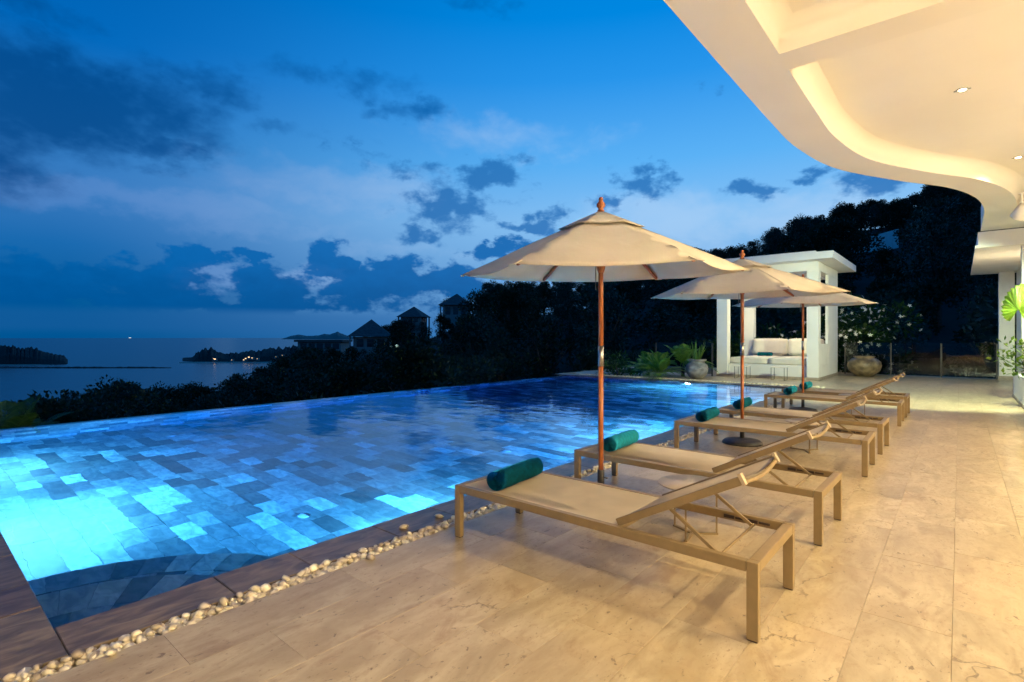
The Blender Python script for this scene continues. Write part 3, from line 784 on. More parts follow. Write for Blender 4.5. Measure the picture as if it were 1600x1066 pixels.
part('beam', [(PX0 + .002, PX0 + .34, PY0 + .342, PY1 - .342, 3.562, 3.85)], M.white)
part('beam', [(PX1 - .32, PX1 - .002, PY0 + .342, PY1 - .342, 3.562, 3.85)], M.white)
part('roof', [(PX0 - .5, PX1 + .5, PY0 - .55, PY1 + .6, 3.852, 4.08), (PX0 - .44, PX1 + .0, PY0 - .50, PY1 + .5, 4.082, 4.13)], M.white)
part('plinth', [(PX0 + .362, PX1 - .342, PY0 + .20, PY1 - .05, 0, .46), (PX1 - .345, PX1 - .003, PY0 + .362, 20.948, 0, .46), (PX1 - .345, PX1 - .095, 20.95, PY1 - .05, 0, .46)], M.white)
part('parapet', [(PX0 + .362, PX1 - .10, PY1 - .22, PY1 - .06, .462, 1.1)], M.white)
part('parapet', [(PX1 - .12, PX1 - .004, PY0 + .362, 20.948, .462, 1.17)], M.white)
part('skirting', [(PX0 - .012, PX1 + .012, PY0 - .012, PY0 - .001, 0, .09), (PX1 + .001, PX1 + .012, PY0 - .001, PY1, 0, .09)], M.skirt, bev=0)
def cushion(name, x0, x1, y0, y1, z0, z1, label, cat, group, tilt=0):
    root = B()
    def fn(nm, x0, x1, y0, y1, z0, z1):
        b = B(); r = bmesh.ops.create_cube(b.b, size=1)
        bmesh.ops.transform(b.b, matrix=Matrix.Diagonal((x1 - x0, y1 - y0, z1 - z0, 1)), verts=b.b.verts)
        bmesh.ops.subdivide_edges(b.b, edges=b.b.edges, cuts=5, use_grid_fill=True)
        hx, hy, hz = (x1 - x0) / 2, (y1 - y0) / 2, (z1 - z0) / 2
        for v in b.b.verts:
            u = [min(1, abs(c_) / h_) for c_, h_ in zip(v.co, (hx, hy, hz))]
            v.co.z *= 1 + .10 * (1 - u[0] ** 4) * (1 - u[1] ** 4); v.co.y *= 1 + .10 * (1 - u[0] ** 4) * (1 - u[2] ** 4) * (hz > hy)
        bmesh.ops.bevel(b.b, geom=[e for e in b.b.edges if e.calc_face_angle(0) > 1], offset=.03, segments=3, affect='EDGES')
        for f in b.b.faces: f.smooth = True
        return b.obj(nm, M.cushion, None, ((x0 + x1) / 2, (y0 + y1) / 2, (z0 + z1) / 2))
    o = fn(name, x0, x1, y0, y1, z0, z1); o.rotation_euler.x = tilt
    tag(o, label, cat, group); return o
cushion('seat_cushion', -6.32, -5.08, 19.52, 22.4, .463, .68, 'cream seat mattress of the pavilion daybed carrying the blue towel', 'cushion', 'daybed cushions')
cushion('seat_cushion', -5.06, -3.83, 19.52, 22.4, .463, .68, 'cream seat mattress of the pavilion daybed by the slotted side', 'cushion', 'daybed cushions')
cushion('seat_cushion', -3.80, -3.61, 19.68, 22.3, .463, .67, 'narrow cream cushion filling the slotted side of the pavilion', 'cushion', 'daybed cushions')
cushion('back_cushion', -6.3, -5.02, 22.10, 22.42, .70, 1.32, 'plump cream back cushion behind the blue towel in the pavilion', 'cushion', 'daybed back cushions', -.12)
cushion('back_cushion', -5.0, -3.83, 22.10, 22.42, .70, 1.32, 'plump cream back cushion beside the pavilion side wall', 'cushion', 'daybed back cushions', -.12)

# warm lamp in the pavilion ceiling
root = empty('ceiling_lamp', (-5.1, 21.0, 3.85)); tag(root, 'small round lamp set under the pavilion roof', 'ceiling light')
b = B(); b.lathe([(.05, 0), (.07, 0), (.07, -.02), (.05, -.02), (.05, -.002)], 16, cap=False); b.obj('trim_ring', M.steel, root)
b = B(); b.lathe([(.048, -.012), (.048, -.004), (.002, -.004)], 16); b.obj('lens', M.lampwarm, root)
light('bulb', 'SPOT', (0, 0, -.04), 330, (1, .84, .55), .05, root, 150, .6)

# ------------------------------------------------------------------ rolled towels
def towel_mesh():
    b = B(); L = .50; turns = 4.1; n = 90
    prof = []
    for i in range(n + 1):
        t = i / n; a = 2 * math.pi * turns * t + .6
        r_ = .012 + (.076 - .012) * t
        prof.append((r_ * math.cos(a) * 1.06, r_ * math.sin(a) * .97))
    m = 10
    vs = []
    for j in range(m + 1):
        y = -L / 2 + L * j / m
        bulge = 1 + .05 * math.sin(j / m * math.pi) - .06 * math.exp(-((j - 5.2) / 1.1) ** 2)
        vs.append([b.b.verts.new((p[0] * bulge, y + (.010 * (1 - i / n) * (1 if j == m else -1 if j == 0 else 0)), p[1] * bulge)) for i, p in enumerate(prof)])
    for j in range(m):
        for i in range(n):
            b.b.faces.new((vs[j][i], vs[j][i + 1], vs[j + 1][i + 1], vs[j + 1][i])).smooth = True
    bmesh.ops.solidify(b.b, geom=list(b.b.faces), thickness=.0085)
    for f in b.b.faces: f.smooth = True
    me = b.mesh('towel'); me.materials.append(M.towel); return me
tw_me = towel_mesh()
ORD = ['first', 'second', 'third', 'fourth', 'fifth', 'sixth']
def towel(loc, rz, label):
    o = link('rolled_towel', tw_me, None, None, loc); o.rotation_euler = (0, 0, rz); tag(o, label, 'towel', 'rolled teal towels'); return o

# ------------------------------------------------------------------ sun loungers
def lounger():
    root = empty('sun_lounger')
    Wd, Lg, Zt = .70, 2.0, .365
    rw_, rh = .040, .050
    for y in (rw_ / 2, Wd - rw_ / 2):
        B().box(.0535, Lg - .0535, y - rw_ / 2 + .001, y + rw_ / 2 - .001, Zt - rh, Zt - .0005, .004).obj('side_rail', M.frame, root)
    B().box(.001, .051, rw_ + .002, Wd - rw_ - .002, Zt - rh, Zt - .001, .004).obj('foot_rail', M.frame, root)
    B().box(Lg - .051, Lg - .001, rw_ + .002, Wd - rw_ - .002, Zt - rh, Zt - .001, .004).obj('head_rail', M.frame, root)
    for x in (0, Lg - .052):
        for y in (0, Wd - rw_):
            B().box(x, x + .052, y, y + rw_, .006, Zt, .004).obj('leg', M.frame, root)
    hx = 1.24
    def seat(u, v):
        x = .052 + (hx - .052) * u; y = rw_ + .001 + (Wd - 2 * rw_ - .002) * v
        return (x, y, Zt - .004 - .009 * math.sin(math.pi * v) * math.sin(math.pi * min(1, u * 1.0)) ** .5)
    b = B(); b.grid(seat, 24, 10); bmesh.ops.solidify(b.b, geom=list(b.b.faces), thickness=.004); b.obj('seat_sling', M.sling, root)
    B().box(hx - .012, hx + .012, rw_ + .002, Wd - rw_ - .002, Zt - .05, Zt - .022, .003).obj('cross_bar', M.frame, root)
    # backrest
    h0 = Vector((hx + .015, 0, Zt + .008)); h1 = Vector((1.92, 0, .725))
    dv = (h1 - h0).normalized(); up = Vector((-dv.z, 0, dv.x)); L = (h1 - h0).length
    br = None
    bo = B()
    yy = (rw_ + .014, Wd - rw_ - .014)
    def sl(u, v):
        p = h0 + dv * (L * u); sag = .024 * math.sin(math.pi * v) * (.15 + .85 * u ** 1.5)
        q = p - up * (sag - .012); y = yy[0] + (yy[1] - yy[0]) * v
        return (q.x, y, q.z)
    bo.grid(sl, 20, 14); bmesh.ops.solidify(bo.b, geom=list(bo.b.faces), thickness=.004)
    br = bo.obj('backrest', M.sling, root)
    for y in yy:
        B().bar(h0 + Vector((0, y, 0)), h1 + Vector((0, y, 0)), .024, .042, .004).obj('backrest_rail', M.frame, br)
    pts = []
    for k in range(13):
        v = k / 12; q = h1 - dv * .012 - up * (.022 * math.sin(math.pi * v) + .010); pts.append((q.x, yy[0] + (yy[1] - yy[0]) * v, q.z))
    B().tube(pts, .011, 8).obj('top_bar', M.frame, br)
    for y in yy:
        B().bar(h1 + Vector((-.004, y, 0)) - up * .027, h1 + Vector((-.004, y, 0)) + up * .03, .03, .018, .002).obj('end_cap', M.tabletop, br)
    # prop struts, cross rod and notched racks
    for y in (yy[0] + .03, yy[1] - .03):
        q = h0 + dv * (L * .42) - up * .02
        B().bar((q.x, y, q.z), (1.80, y, .325), .011, .017).obj('strut', M.frame, root)
    B().tube([(1.80, rw_ + .006, .325), (1.80, Wd - rw_ - .006, .325)], .007, 8).obj('prop_rod', M.frame, root)
    for y, s in ((rw_, 1), (Wd - rw_, -1)):
        b = B()
        for k in range(4):
            x = 1.63 + k * .065
            b.box(x, x + .060, min(y + s * .002, y + s * .014), max(y + s * .002, y + s * .014), .330 + .004 * (k % 2), .349 - .003 * (k % 2), .003)
        b.obj('ratchet_rack', M.blackp, root)
    for x in (.026, Lg - .026):
        for y in (rw_ / 2, Wd - rw_ / 2):
            B().box(x - .022, x + .022, y - .016, y + .016, 0, .0065).obj('foot_pad', M.blackp, root)
    return root
LY = [2.55, 4.05, 6.27, 7.64, 10.2, 11.42]
LR = [0, -.018, .012, -.01, .01, 0]
proto = lounger()
for i, y in enumerate(LY):
    o = proto if i == 0 else copy_tree(proto)
    o.location = (-2.70, y, .0008); o.rotation_euler.z = LR[i]
    tag(o, 'beige sling sun lounger, %s in the row counting from the corner pool steps' % ORD[i], 'sun lounger', 'sun loungers lined up along the pool')
TX = [(-2.40, .31, .10), (-2.42, .36, .06), (-2.41, .34, .05), (-2.42, .40, .04), (-2.35, .36, .05), (-2.35, .40, 0)]
for i, y in enumerate(LY):
    x, dy_, rz = TX[i]
    towel((x, y + dy_, .361 + .076), rz, 'rolled teal towel lying on the %s lounger from the corner pool steps' % ORD[i])
o = towel((-5.5, 20.9, .70 + .076), 1.5, 'rolled blue-green towel lying on the pavilion daybed')

# ------------------------------------------------------------------ parasols
def parasol(name, loc, rot, tilt, Rr, zr, za, label):
    root = empty(name, loc); tag(root, label, 'parasol', 'canvas parasols between the loungers')
    b = B(); b.lathe([(.245, 0), (.245, .02), (.22, .045), (.12, .062), (.05, .07), (.03, .075)], 28); b.obj('base', M.iron, root)
    b = B(); b.lathe([(.028, .07), (.028, .30), (.024, .31)], 14); b.obj('base_tube', M.iron, root)
    b = B(); b.tube([(.02, 0, .25), (.062, 0, .25)], .006, 8); b.tube([(.058, -.014, .25), (.058, .014, .25)], .005, 8); b.obj('clamp_knob', M.iron, root)
    b = B(); b.lathe([(.021, .22), (.021, 1.26)], 16); b.obj('lower_pole', M.teak, root)
    b = B(); b.lathe([(.0235, 1.16), (.0235, 1.33)], 16); b.obj('pole_sleeve', M.steel, root)
    tp = empty('tmp'); COL.objects.unlink(tp); bpy.data.objects.remove(tp)
    b = B(); b.lathe([(.021, 1.30), (.021, za - .02)], 16); up_ = b.obj('upper_pole', M.teak, root)
    b = B(); b.lathe([(.024, zr + .02 - .02), (.034, zr + .03), (.038, zr + .06), (.030, zr + .075), (.042, zr + .10), (.042, zr + .14), (.024, zr + .15)], 18); b.obj('runner_hub', M.teak, root)
    b = B(); b.lathe([(.04, za - .06), (.04, za), (.02, za + .004)], 16); b.obj('top_hub', M.teak, root)
    b = B(); b.lathe([(.026, za + .012), (.03, za + .02), (.018, za + .035), (.034, za + .055), (.036, za + .075), (.016, za + .10), (.020, za + .112), (.014, za + .128), (.003, za + .134)], 16); b.obj('finial', M.teak, root)
    N = 6
    def rib(k, t, dz=0):
        a = rot + 2 * math.pi * k / N
        r_ = Rr * t; z = za - (za - zr) * (t * .94 + .06 * t * t) + dz
        z += tilt * (r_ * math.cos(a - TILT_A))
        return Vector((r_ * math.cos(a), r_ * math.sin(a), z))
    TILT_A = math.atan2(-loc[1], -loc[0])
    cv = B()
    def canopy(bb, t0, t1, dz, nu, nv, sagk):
        for k in range(N):
            def fn(u, v):
                t = t0 + (t1 - t0) * u
                p = rib(k, t, dz) * (1 - v) + rib(k + 1, t, dz) * v
                s_ = math.sin(math.pi * v)
                p.z -= sagk * s_ * t * (1 - .55 * u)
                sc_ = 1 - .045 * s_ * (u ** 3) * (1 if t1 > .5 else .2)
                wr = .004 * noise.noise(Vector((p.x * 4, p.y * 4, k * 3.1)))
                return (p.x * sc_, p.y * sc_, p.z + wr)
            bb.grid(fn, nu, nv)
        bmesh.ops.remove_doubles(bb.b, verts=bb.b.verts, dist=.0005)
        bmesh.ops.recalc_face_normals(bb.b, faces=bb.b.faces)
    canopy(cv, .055, 1.0, 0, 14, 10, .05)
    bmesh.ops.solidify(cv.b, geom=list(cv.b.faces), thickness=.003)
    co = cv.obj('canopy', M.canvas, root)
    vc = B(); canopy(vc, .03, .30, .022, 5, 6, .03); bmesh.ops.solidify(vc.b, geom=list(vc.b.faces), thickness=.003); vc.obj('vent', M.canvas, co)
    for k in range(N):
        p, q = rib(k, .03, -.028), rib(k, .955, -.022)
        B().bar(p, q, .018, .026, .003).obj('rib', M.teak, root)
        m_ = rib(k, .52, -.040); a = rot + 2 * math.pi * k / N
        B().bar((.036 * math.cos(a), .036 * math.sin(a), zr + .12), m_, .016, .022, .002).obj('strut', M.teak, root)
        # small pocket where the rib tip sits
        e0, e1 = rib(k, .94, -.006), rib(k, 1.005, -.004)
        B().bar(e0, e1, .06, .006).obj('tip_pocket', M.canvas, co)
    ch = B(); ch.tube([(-.036, -.02, zr + .10), (-.036, -.02, zr - .14)], .004, 6); ch.obj('chain', M.cord, root)
    return root
def facing(loc): return math.atan2(-loc[1], -loc[0])
U = [(-2.25, 3.77, 0), (-2.19, 7.26, 0), (-2.27, 11.18, 0)]
# hexagon turned so one edge faces the deck end
parasol('parasol', U[0], facing(U[0]) + R(30) + R(1), -.05, 1.17, 1.93, 2.42, 'cream canvas parasol on a teak pole between the first and second loungers')
parasol('parasol', U[1], facing(U[1]) + R(30) - R(6), -.03, 1.20, 1.96, 2.42, 'cream canvas parasol on a teak pole between the third and fourth loungers')
parasol('parasol', U[2], facing(U[2]) + R(30) + R(14), -.02, 1.24, 2.02, 2.46, 'cream canvas parasol on a teak pole between the fifth and sixth loungers')

# ------------------------------------------------------------------ side tables
def side_table(loc, label, rot=0):
    root = empty('side_table', loc, rot); tag(root, label, 'side table', 'round side tables between loungers')
    b = B(); b.lathe([(.01, .352), (.232, .352), (.236, .357), (.232, .362), (.01, .362)], 36); b.obj('table_top', M.tabletop, root)
    for k in range(3):
        a = R(20 + 120 * k); c_, s_ = math.cos(a), math.sin(a)
        B().bar((.17 * c_, .17 * s_, .012), (.17 * c_, .17 * s_, .351), .012, .012).obj('leg', M.frame, root)
        B().bar((.012 * c_, .012 * s_, .006), (.178 * c_, .178 * s_, .006), .022, .012).obj('foot_bar', M.frame, root)
    return root
side_table((-1.45, 3.68, .0008), 'small round taupe side table between the first and second loungers', .3)
side_table((-1.45, 7.30, .0008), 'small round taupe side table between the third and fourth loungers', .6)
side_table((-1.45, 11.16, .0008), 'small round taupe side table between the fifth and sixth loungers', .1)
def wire_table(loc, label):
    root = empty('wire_stool', loc); tag(root, label, 'side table', 'wire tables before the pavilion')
    a, h = .21, .42
    B().box(-a, a, -a, a, h - .012, h, .003).obj('table_top', M.cushion, root)
    for sx in (-1, 1):
        B().tube([(sx * a * .93, -a * .93, h - .012), (sx * a * .93, -a * .93, .008), (sx * a * .93, a * .93, .008), (sx * a * .93, a * .93, h - .012)], .008, 6).obj('wire_leg', M.iron, root)
wire_table((-5.65, 18.75, .0008), 'small square wire table in front of the daybed towel')
wire_table((-4.5, 18.75, .0008), 'small square wire table in front of the daybed by the slotted side')

# ------------------------------------------------------------------ pots and glass
M.urn = simple('glazed_urn', (.17, .125, .07), .32, var=.55, scale=5, bump=.5, bscale=7)
b = B(); b.lathe([(.22, 0), (.34, .06), (.48, .22), (.53, .38), (.50, .52), (.38, .63), (.30, .66), (.33, .70), (.34, .72), (.27, .72), (.25, .64)], 32)
tag(b.obj('urn', M.urn, None, (-2.62, 22.6, .0005)), 'big round mottled bronze urn standing beside the pavilion', 'urn')
M.pot = simple('stone_pot', (.17, .15, .12), .6, var=.4, scale=6, bump=.6, bscale=9)
pot = empty('plant_pot', (-6.72, 17.45, .0005)); tag(pot, 'round dark carved pot with upright green blades at the pool end', 'plant pot')
b = B(); b.lathe([(.18, 0), (.22, .03), (.34, .20), (.37, .34), (.33, .48), (.25, .55), (.24, .58), (.31, .62), (.31, .66), (.24, .66), (.22, .56), (.01, .56)], 28); b.obj('pot', M.pot, pot)
b = B()
for k in range(7):
    a = k * .9; b.lathe([(.03, 0), (.05, .01), (.03, .02)], 8, (.35 * math.cos(a), .35 * math.sin(a), .36))
b.obj('carved_boss', M.pot, pot)
def blade(bb, base, L, w, dirv, droop, n=5):
    pts = []
    d = Vector(dirv).normalized(); side = d.cross(Vector((0, 0, 1)))
    side = side.normalized() if side.length > .1 else Vector((1, 0, 0))
    for i in range(n + 1):
        t = i / n; p = Vector(base) + d * L * t; p.z -= droop * L * t * t
        ww = w * (.35 + 1.3 * t) * (1 - t) ** .7 + .002
        pts.append((bb.b.verts.new(p - side * ww), bb.b.verts.new(p + Vector((0, 0, ww * .3))), bb.b.verts.new(p + side * ww)))
    for i in range(n):
        for k in (0, 1):
            bb.b.faces.new((pts[i][k], pts[i][k + 1], pts[i + 1][k + 1], pts[i + 1][k])).smooth = True
b = B()
for k in range(26):
    a = random.uniform(0, 6.28); s_ = random.uniform(.05, .5)
    blade(b, (.1 * math.cos(a), .1 * math.sin(a), .56), random.uniform(.45, .95), .022, (s_ * math.cos(a), s_ * math.sin(a), 1), random.uniform(0, .35))
b.obj('blade_leaves', M.palm, pot, normals=False)
def balustrade(name, p0, p1, n, label, h=1.16):
    root = empty(name, p0); tag(root, label, 'balustrade', 'glass balustrades')
    p0, p1 = Vector(p0), Vector(p1); d = (p1 - p0); L = d.length; d.normalize()
    for k in range(n):
        a, c_ = d * (L * k / n + .03), d * (L * (k + 1) / n - .03)
        B().bar(a + Vector((0, 0, .06 + h / 2)), c_ + Vector((0, 0, .06 + h / 2)), .012, h - .04).obj('glass_panel', M.glass, root)
    for k in range(n + 1):
        q = d * (L * k / n)
        B().box(q.x - .022, q.x + .022, q.y - .022, q.y + .022, 0, h + .02, .003).obj('post', M.iron, root)
    return root
balustrade('glass_balustrade', (-3.35, 23.6, .0005), (.93, 23.6, .0005), 3, 'dark glass balustrade closing the terrace between urn and white wall')
balustrade('glass_balustrade', (-8.9, 19.0, .0005), (-6.76, 19.0, .0005), 2, 'glass balustrade behind the plant pot beside the pavilion')

# ------------------------------------------------------------------ garden plants
def frond(bb, base, az, el, L, droop, nl=22, lw=.022, ll=.42):
    d = Vector((math.cos(az) * math.cos(el), math.sin(az) * math.cos(el), math.sin(el)))
    prev = None
    for i in range(nl + 1):
        t = i / nl; p = Vector(base) + d * L * t; p.z -= droop * L * t * t
        if prev is not None:
            tg = (p - prev).normalized(); sd = tg.cross(Vector((0, 0, 1))).normalized(); upv = sd.cross(tg)
            bb.face([prev - sd * .008, p - sd * .008, p + sd * .008, prev + sd * .008])
            if t > .15:
                for s in (-1, 1):
                    q = ll * L / 1.6 * (math.sin(math.pi * min(1, t * .82 + .16))) * random.uniform(.85, 1.1)
                    e = (sd * s * .8 + tg * .65 + upv * .25).normalized(); m_ = p + e * q * .55; tip = p + e * q - Vector((0, 0, q * .22))
                    w = tg * lw
                    bb.face([p - w * .4, m_ - w, tip, m_ + w, p + w * .4])
        prev = p
def palm(name, loc, n, L, label, mat, trunk=.0, group='garden palms', hue=None):
    root = empty(name, loc); tag(root, label, 'plant', group)
    b = B()
    for k in range(n):
        az = 2 * math.pi * k / n * 1.618 + random.uniform(-.2, .2); el = random.uniform(.35, 1.35)
        frond(b, (random.uniform(-.08, .08), random.uniform(-.08, .08), trunk), az, el, L * random.uniform(.75, 1.1), .25 + .35 * (1.4 - el) * random.uniform(.6, 1))
    b.obj('fronds', mat, root, normals=False)
    b = B(); b.tube([(0, 0, -.6), (0, 0, trunk + .05)], [.09, .06], 8); b.obj('stem', M.bark, root)
    return root
palm('palm_plant', (-8.0, 17.35, -.05), 26, 1.35, 'bushy feather palm with arching fronds at the pool end', M.palm, .12)
palm('palm_plant', (-8.7, 17.9, -.05), 22, 1.2, 'lower feather palm on the infinity side of the bushy one', M.palm, .1)
palm('palm_plant', (-7.55, 18.3, -.05), 14, 1.5, 'taller feather palm reaching up beside the pavilion balustrade', M.palm, .35)
palm('palm_plant', (-9.6, 18.6, -.4), 18, 1.2, 'dim feather palm at the outer corner of the pool end', M.shrub, .1)
palm('palm_plant', (-13.1, 1.35, -1.15), 28, 1.5, 'green feathery palm rising beyond the infinity edge', M.shrub, .4)
def bush(name, loc, r, n, leafsize, mat, label, group, flat=.8, flowers=0, trunk=True, cat='shrub'):
    root = empty(name, loc); tag(root, label, cat, group)
    b = B(); fl = B()
    cl = [(Vector((random.gauss(0, .45), random.gauss(0, .45), random.gauss(0, .35) * flat)) * r) for _ in range(14)]
    for k in range(n):
        c_ = random.choice(cl); d = Vector((random.gauss(0, 1), random.gauss(0, 1), random.gauss(0, 1))).normalized()
        p = c_ + d * r * .38 * random.random() ** .4 + Vector((0, 0, r * .75))
        e = (d + Vector((random.uniform(-.7, .7), random.uniform(-.7, .7), random.uniform(-.2, .7)))).normalized()
        s_ = e.cross(Vector((random.random(), random.random(), 1))).normalized(); q = leafsize * random.uniform(.7, 1.3)
        b.face([p, p + e * q * .5 - s_ * q * .24, p + e * q, p + e * q * .5 + s_ * q * .24])
        if flowers and random.random() < flowers:
            for j in range(5):
                a = j * 1.2566; u = (s_ * math.cos(a) + e.cross(s_) * math.sin(a)); v = (s_ * math.cos(a + .9) + e.cross(s_) * math.sin(a + .9))
                fl.face([p + e * q, p + e * q + u * .055, p + e * (q + .01) + (u + v) * .05, p + e * q + v * .045])
    b.obj('leaves', mat, root, normals=False)
    if flowers: fl.obj('blossoms', M.flower, root, normals=False)
    b = B()
    for k in range(4):
        a = k * 1.57 + .3; b.tube([(0, 0, -.5), (.1 * math.cos(a) * r, .1 * math.sin(a) * r, r * .4), (.35 * math.cos(a) * r, .35 * math.sin(a) * r, r * .9)], [.05, .035, .015], 6)
    b.obj('stem', M.bark, root)
    return root
bush('round_bush', (-7.5, 23.6, 0), 1.2, 2600, .16, M.shrub, 'round lit bush behind the pavilion corner pillar', 'garden bushes')
palm('palm_plant', (-5.9, 24.9, 0), 30, 1.2, 'fan of grassy fronds seen through the pavilion opening', M.shrub, .5, 'garden palms')
bush('frangipani', (-4.5, 26.0, .2), 1.6, 2600, .22, M.shrub, 'white-flowering frangipani seen through the pavilion opening', 'flowering frangipanis', .8, .10)
bush('frangipani', (-3.0, 25.8, .0), 1.7, 2800, .22, M.shrub, 'white-flowering frangipani behind the round urn', 'flowering frangipanis', .9, .09)
bush('low_bush', (-9.6, 17.3, -.4), .8, 1400, .12, M.shrub, 'low dark bush at the outer end of the pool', 'garden bushes')
# broad pleated leaf and small shrub in the planter
lp = empty('fan_leaf_plant', (1.22, 14.9, .5)); tag(lp, 'plant with round pleated bright green leaves in the planter', 'plant')
def roundleaf(name, c_, n, rad, parent):
    n = Vector(n).normalized(); a_ = n.cross(Vector((0, 0, 1))).normalized(); u_ = a_.cross(n)
    b = B(); N = 44
    cen = b.b.verts.new(Vector(c_) - u_ * rad * .35)
    rim = []
    for k in range(N + 1):
        a = R(-70) + R(320) * k / N
        rr = rad * (1 + .02 * (k % 2)); pl_ = .025 * (1 if k % 2 else -1)
        rim.append(b.b.verts.new(Vector(c_) + (a_ * math.cos(a) + u_ * math.sin(a)) * rr + n * (pl_ - .10 * math.cos(a * 1.0) ** 2)))
    for k in range(N): b.b.faces.new((cen, rim[k], rim[k + 1])).smooth = False
    b.obj(name, M.bigleaf, parent, normals=False)
roundleaf('leaf', (-.30, -.1, 1.60), (-.65, -.75, .25), .40, lp)
roundleaf('leaf', (.25, -.35, 1.15), (-.3, -.9, .5), .38, lp)
roundleaf('leaf', (.35, .25, 1.55), (-.8, -.3, .5), .38, lp)
b = B(); b.tube([(.1, 0, -.02), (.05, 0, .7), (-.30, -.1, 1.48)], [.014, .01, .008], 6); b.tube([(.12, 0, -.02), (.2, -.2, .7), (.25, -.35, 1.0)], [.014, .01, .008], 6); b.tube([(.14, 0, -.02), (.25, .1, .7), (.35, .25, 1.4)], [.014, .01, .008], 6); b.obj('stalks', M.palm, lp)
bush('leafy_shrub', (1.10, 14.4, .45), .5, 520, .10, M.bigleaf, 'small loose leafy shrub under the round leaves in the planter', 'planter shrubs')
bush('leafy_shrub', (1.5, 15.7, .5), .45, 380, .09, M.bigleaf, 'small leafy shrub at the pillar end of the planter', 'planter shrubs')

# ------------------------------------------------------------------ hillside, forest, sea
SEA = -80.0
RID = [(-500, 690, 45), (-100, 662, 46), (0, 660, 48), (45, 640, 52), (90, 615, 60), (140, 602, 66), (185, 596, 70), (250, 606, 70), (310, 600, 74), (350, 588, 78), (400, 575, 85), (440, 562, 90), (475, 545, 95), (520, 538, 96), (560, 530, 97), (600, 512, 99), (640, 486, 100), (690, 466, 100), (760, 440, 104),
       (850, 436, 108), (950, 424, 114), (1060, 388, 124), (1095, 380, 125), (1125, 388, 125), (1160, 380, 124), (1200, 358, 122), (1240, 342, 120), (1285, 328, 118), (1330, 314, 116), (1390, 308, 112), (1430, 298, 108), (1470, 272, 104), (1540, 258, 100), (1700, 240, 92), (2200, 220, 80)]
def ridge(px):
    for (a, b_) in zip(RID, RID[1:]):
        if a[0] <= px <= b_[0]:
            t = (px - a[0]) / (b_[0] - a[0]); return a[1] + (b_[1] - a[1]) * t, a[2] + (b_[2] - a[2]) * t
    return RID[0][1:] if px < RID[0][0] else RID[-1][1:]
TH = 7.0
def ground(px, d):                                 # terrain height along a bearing
    py, D = ridge(px)
    zr = H + (CY - py) / F * D - TH
    if d <= D:
        t = max(0, (d - 14) / (D - 14)); z0 = -7.5
        s_ = t * t * (3 - 2 * t) * .5 + t * .5
        return z0 + (zr - z0) * s_
    return max(zr - (d - D) * .42, SEA - 4)
g = B()
cols_ = [-500, -300] + list(range(-100, 1760, 30)) + [1900, 2200, 2700]
ds = [13, 18, 25, 33, 42, 50, 58, 66, 74, 82, 90, 98, 106, 114, 122, 132, 150, 175, 210, 260, 330, 420]
gv = []
for px in cols_:
    row = []
    for d in ds:
        z = ground(px, d); p = ud(px, CY, d); p.z = z + 1.2 * noise.noise(Vector((p.x * .06, p.y * .06, 0))); row.append(g.b.verts.new(p))
    gv.append(row)
for i in range(len(gv) - 1):
    for j in range(len(ds) - 1):
        g.b.faces.new((gv[i][j], gv[i + 1][j], gv[i + 1][j + 1], gv[i][j + 1])).smooth = True
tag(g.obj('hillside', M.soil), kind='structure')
# villas on the slope
villas = []
def villa(px0, px1, pbase, peave, papex, d, label, rot=0, two=False, lit=False):
    c_ = ud((px0 + px1) / 2, pbase, d); w = (px1 - px0) / F * d * .82; he = (pbase - peave) / F * d; hr = (peave - papex) / F * d
    root = empty('hillside_villa', (c_.x, c_.y, c_.z), rot); tag(root, label, 'house', 'villas on the hillside')
    villas.append((px0, px1, pbase, d))
    hw = w / 2
    b = B(); b.box(-hw * .9, hw * .9, -hw * .9, hw * .9, -1.5, he * .98); b.obj('wall', M.plaster_far, root)
    e = hw * 1.22; n = .05
    b = B(); b.face([(-e, -e, he), (e, -e, he), (0, 0, he + hr)]); b.face([(e, -e, he), (e, e, he), (0, 0, he + hr)]); b.face([(e, e, he), (-e, e, he), (0, 0, he + hr)]); b.face([(-e, e, he), (-e, -e, he), (0, 0, he + hr)]); b.face([(-e, -e, he), (-e, e, he), (e, e, he), (e, -e, he)])
    bmesh.ops.remove_doubles(b.b, verts=b.b.verts, dist=.001); b.obj('roof', M.roof, root)
    # windows and posts on the sides that look at the terrace
    for side in range(4):
        m_ = Matrix.Rotation(side * math.pi / 2, 4, 'Z')
        for k in range(3):
            x = (-.55 + .55 * k) * hw
            b = B(); b.box(x - hw * .18, x + hw * .18, -hw * .9 - .04, -hw * .9 + .02, he * .35, he * .85, mat=m_); wo_ = b.obj('window', M.window_pale if lit and k == 1 else M.darkglass, root)
            b = B(); b.box(x - hw * .18, x + hw * .18, -hw * .9 - .06, -hw * .9 - .041, he * .58, he * .61, mat=m_); b.obj('glazing_bar', M.timber, wo_)
        b = B(); b.box(-hw * 1.1, -hw * 1.1 + .22, -hw * 1.1, -hw * 1.1 + .22, -5, he, mat=m_); b.obj('post', M.plaster_far, root)
    return root
villa(547, 614, 550, 526, 499, 84, 'villa with a steep pyramid roof standing out against the sea', .9)
villa(626, 668, 508, 496, 479, 97, 'villa with a low hipped roof half hidden between trees', .5)
villa(688, 740, 500, 478, 459, 93, 'pale two-storey villa highest on the hillside', .7)
o = empty('flat_roof_villa', ud(505, 548, 120)); tag(o, 'long flat-roofed villa low on the slope before the sea', 'house', 'villas on the hillside'); o.rotation_euler.z = YAW
villas.append((468, 545, 550, 120))
b = B(); b.box(-4.6, 5, -3, 3, -6, 2.0); b.obj('wall', M.plaster_far, o)
b = B(); b.box(-5.2, 5.6, -3.6, 3.6, 2.002, 2.5); b.obj('roof', M.roof, o)
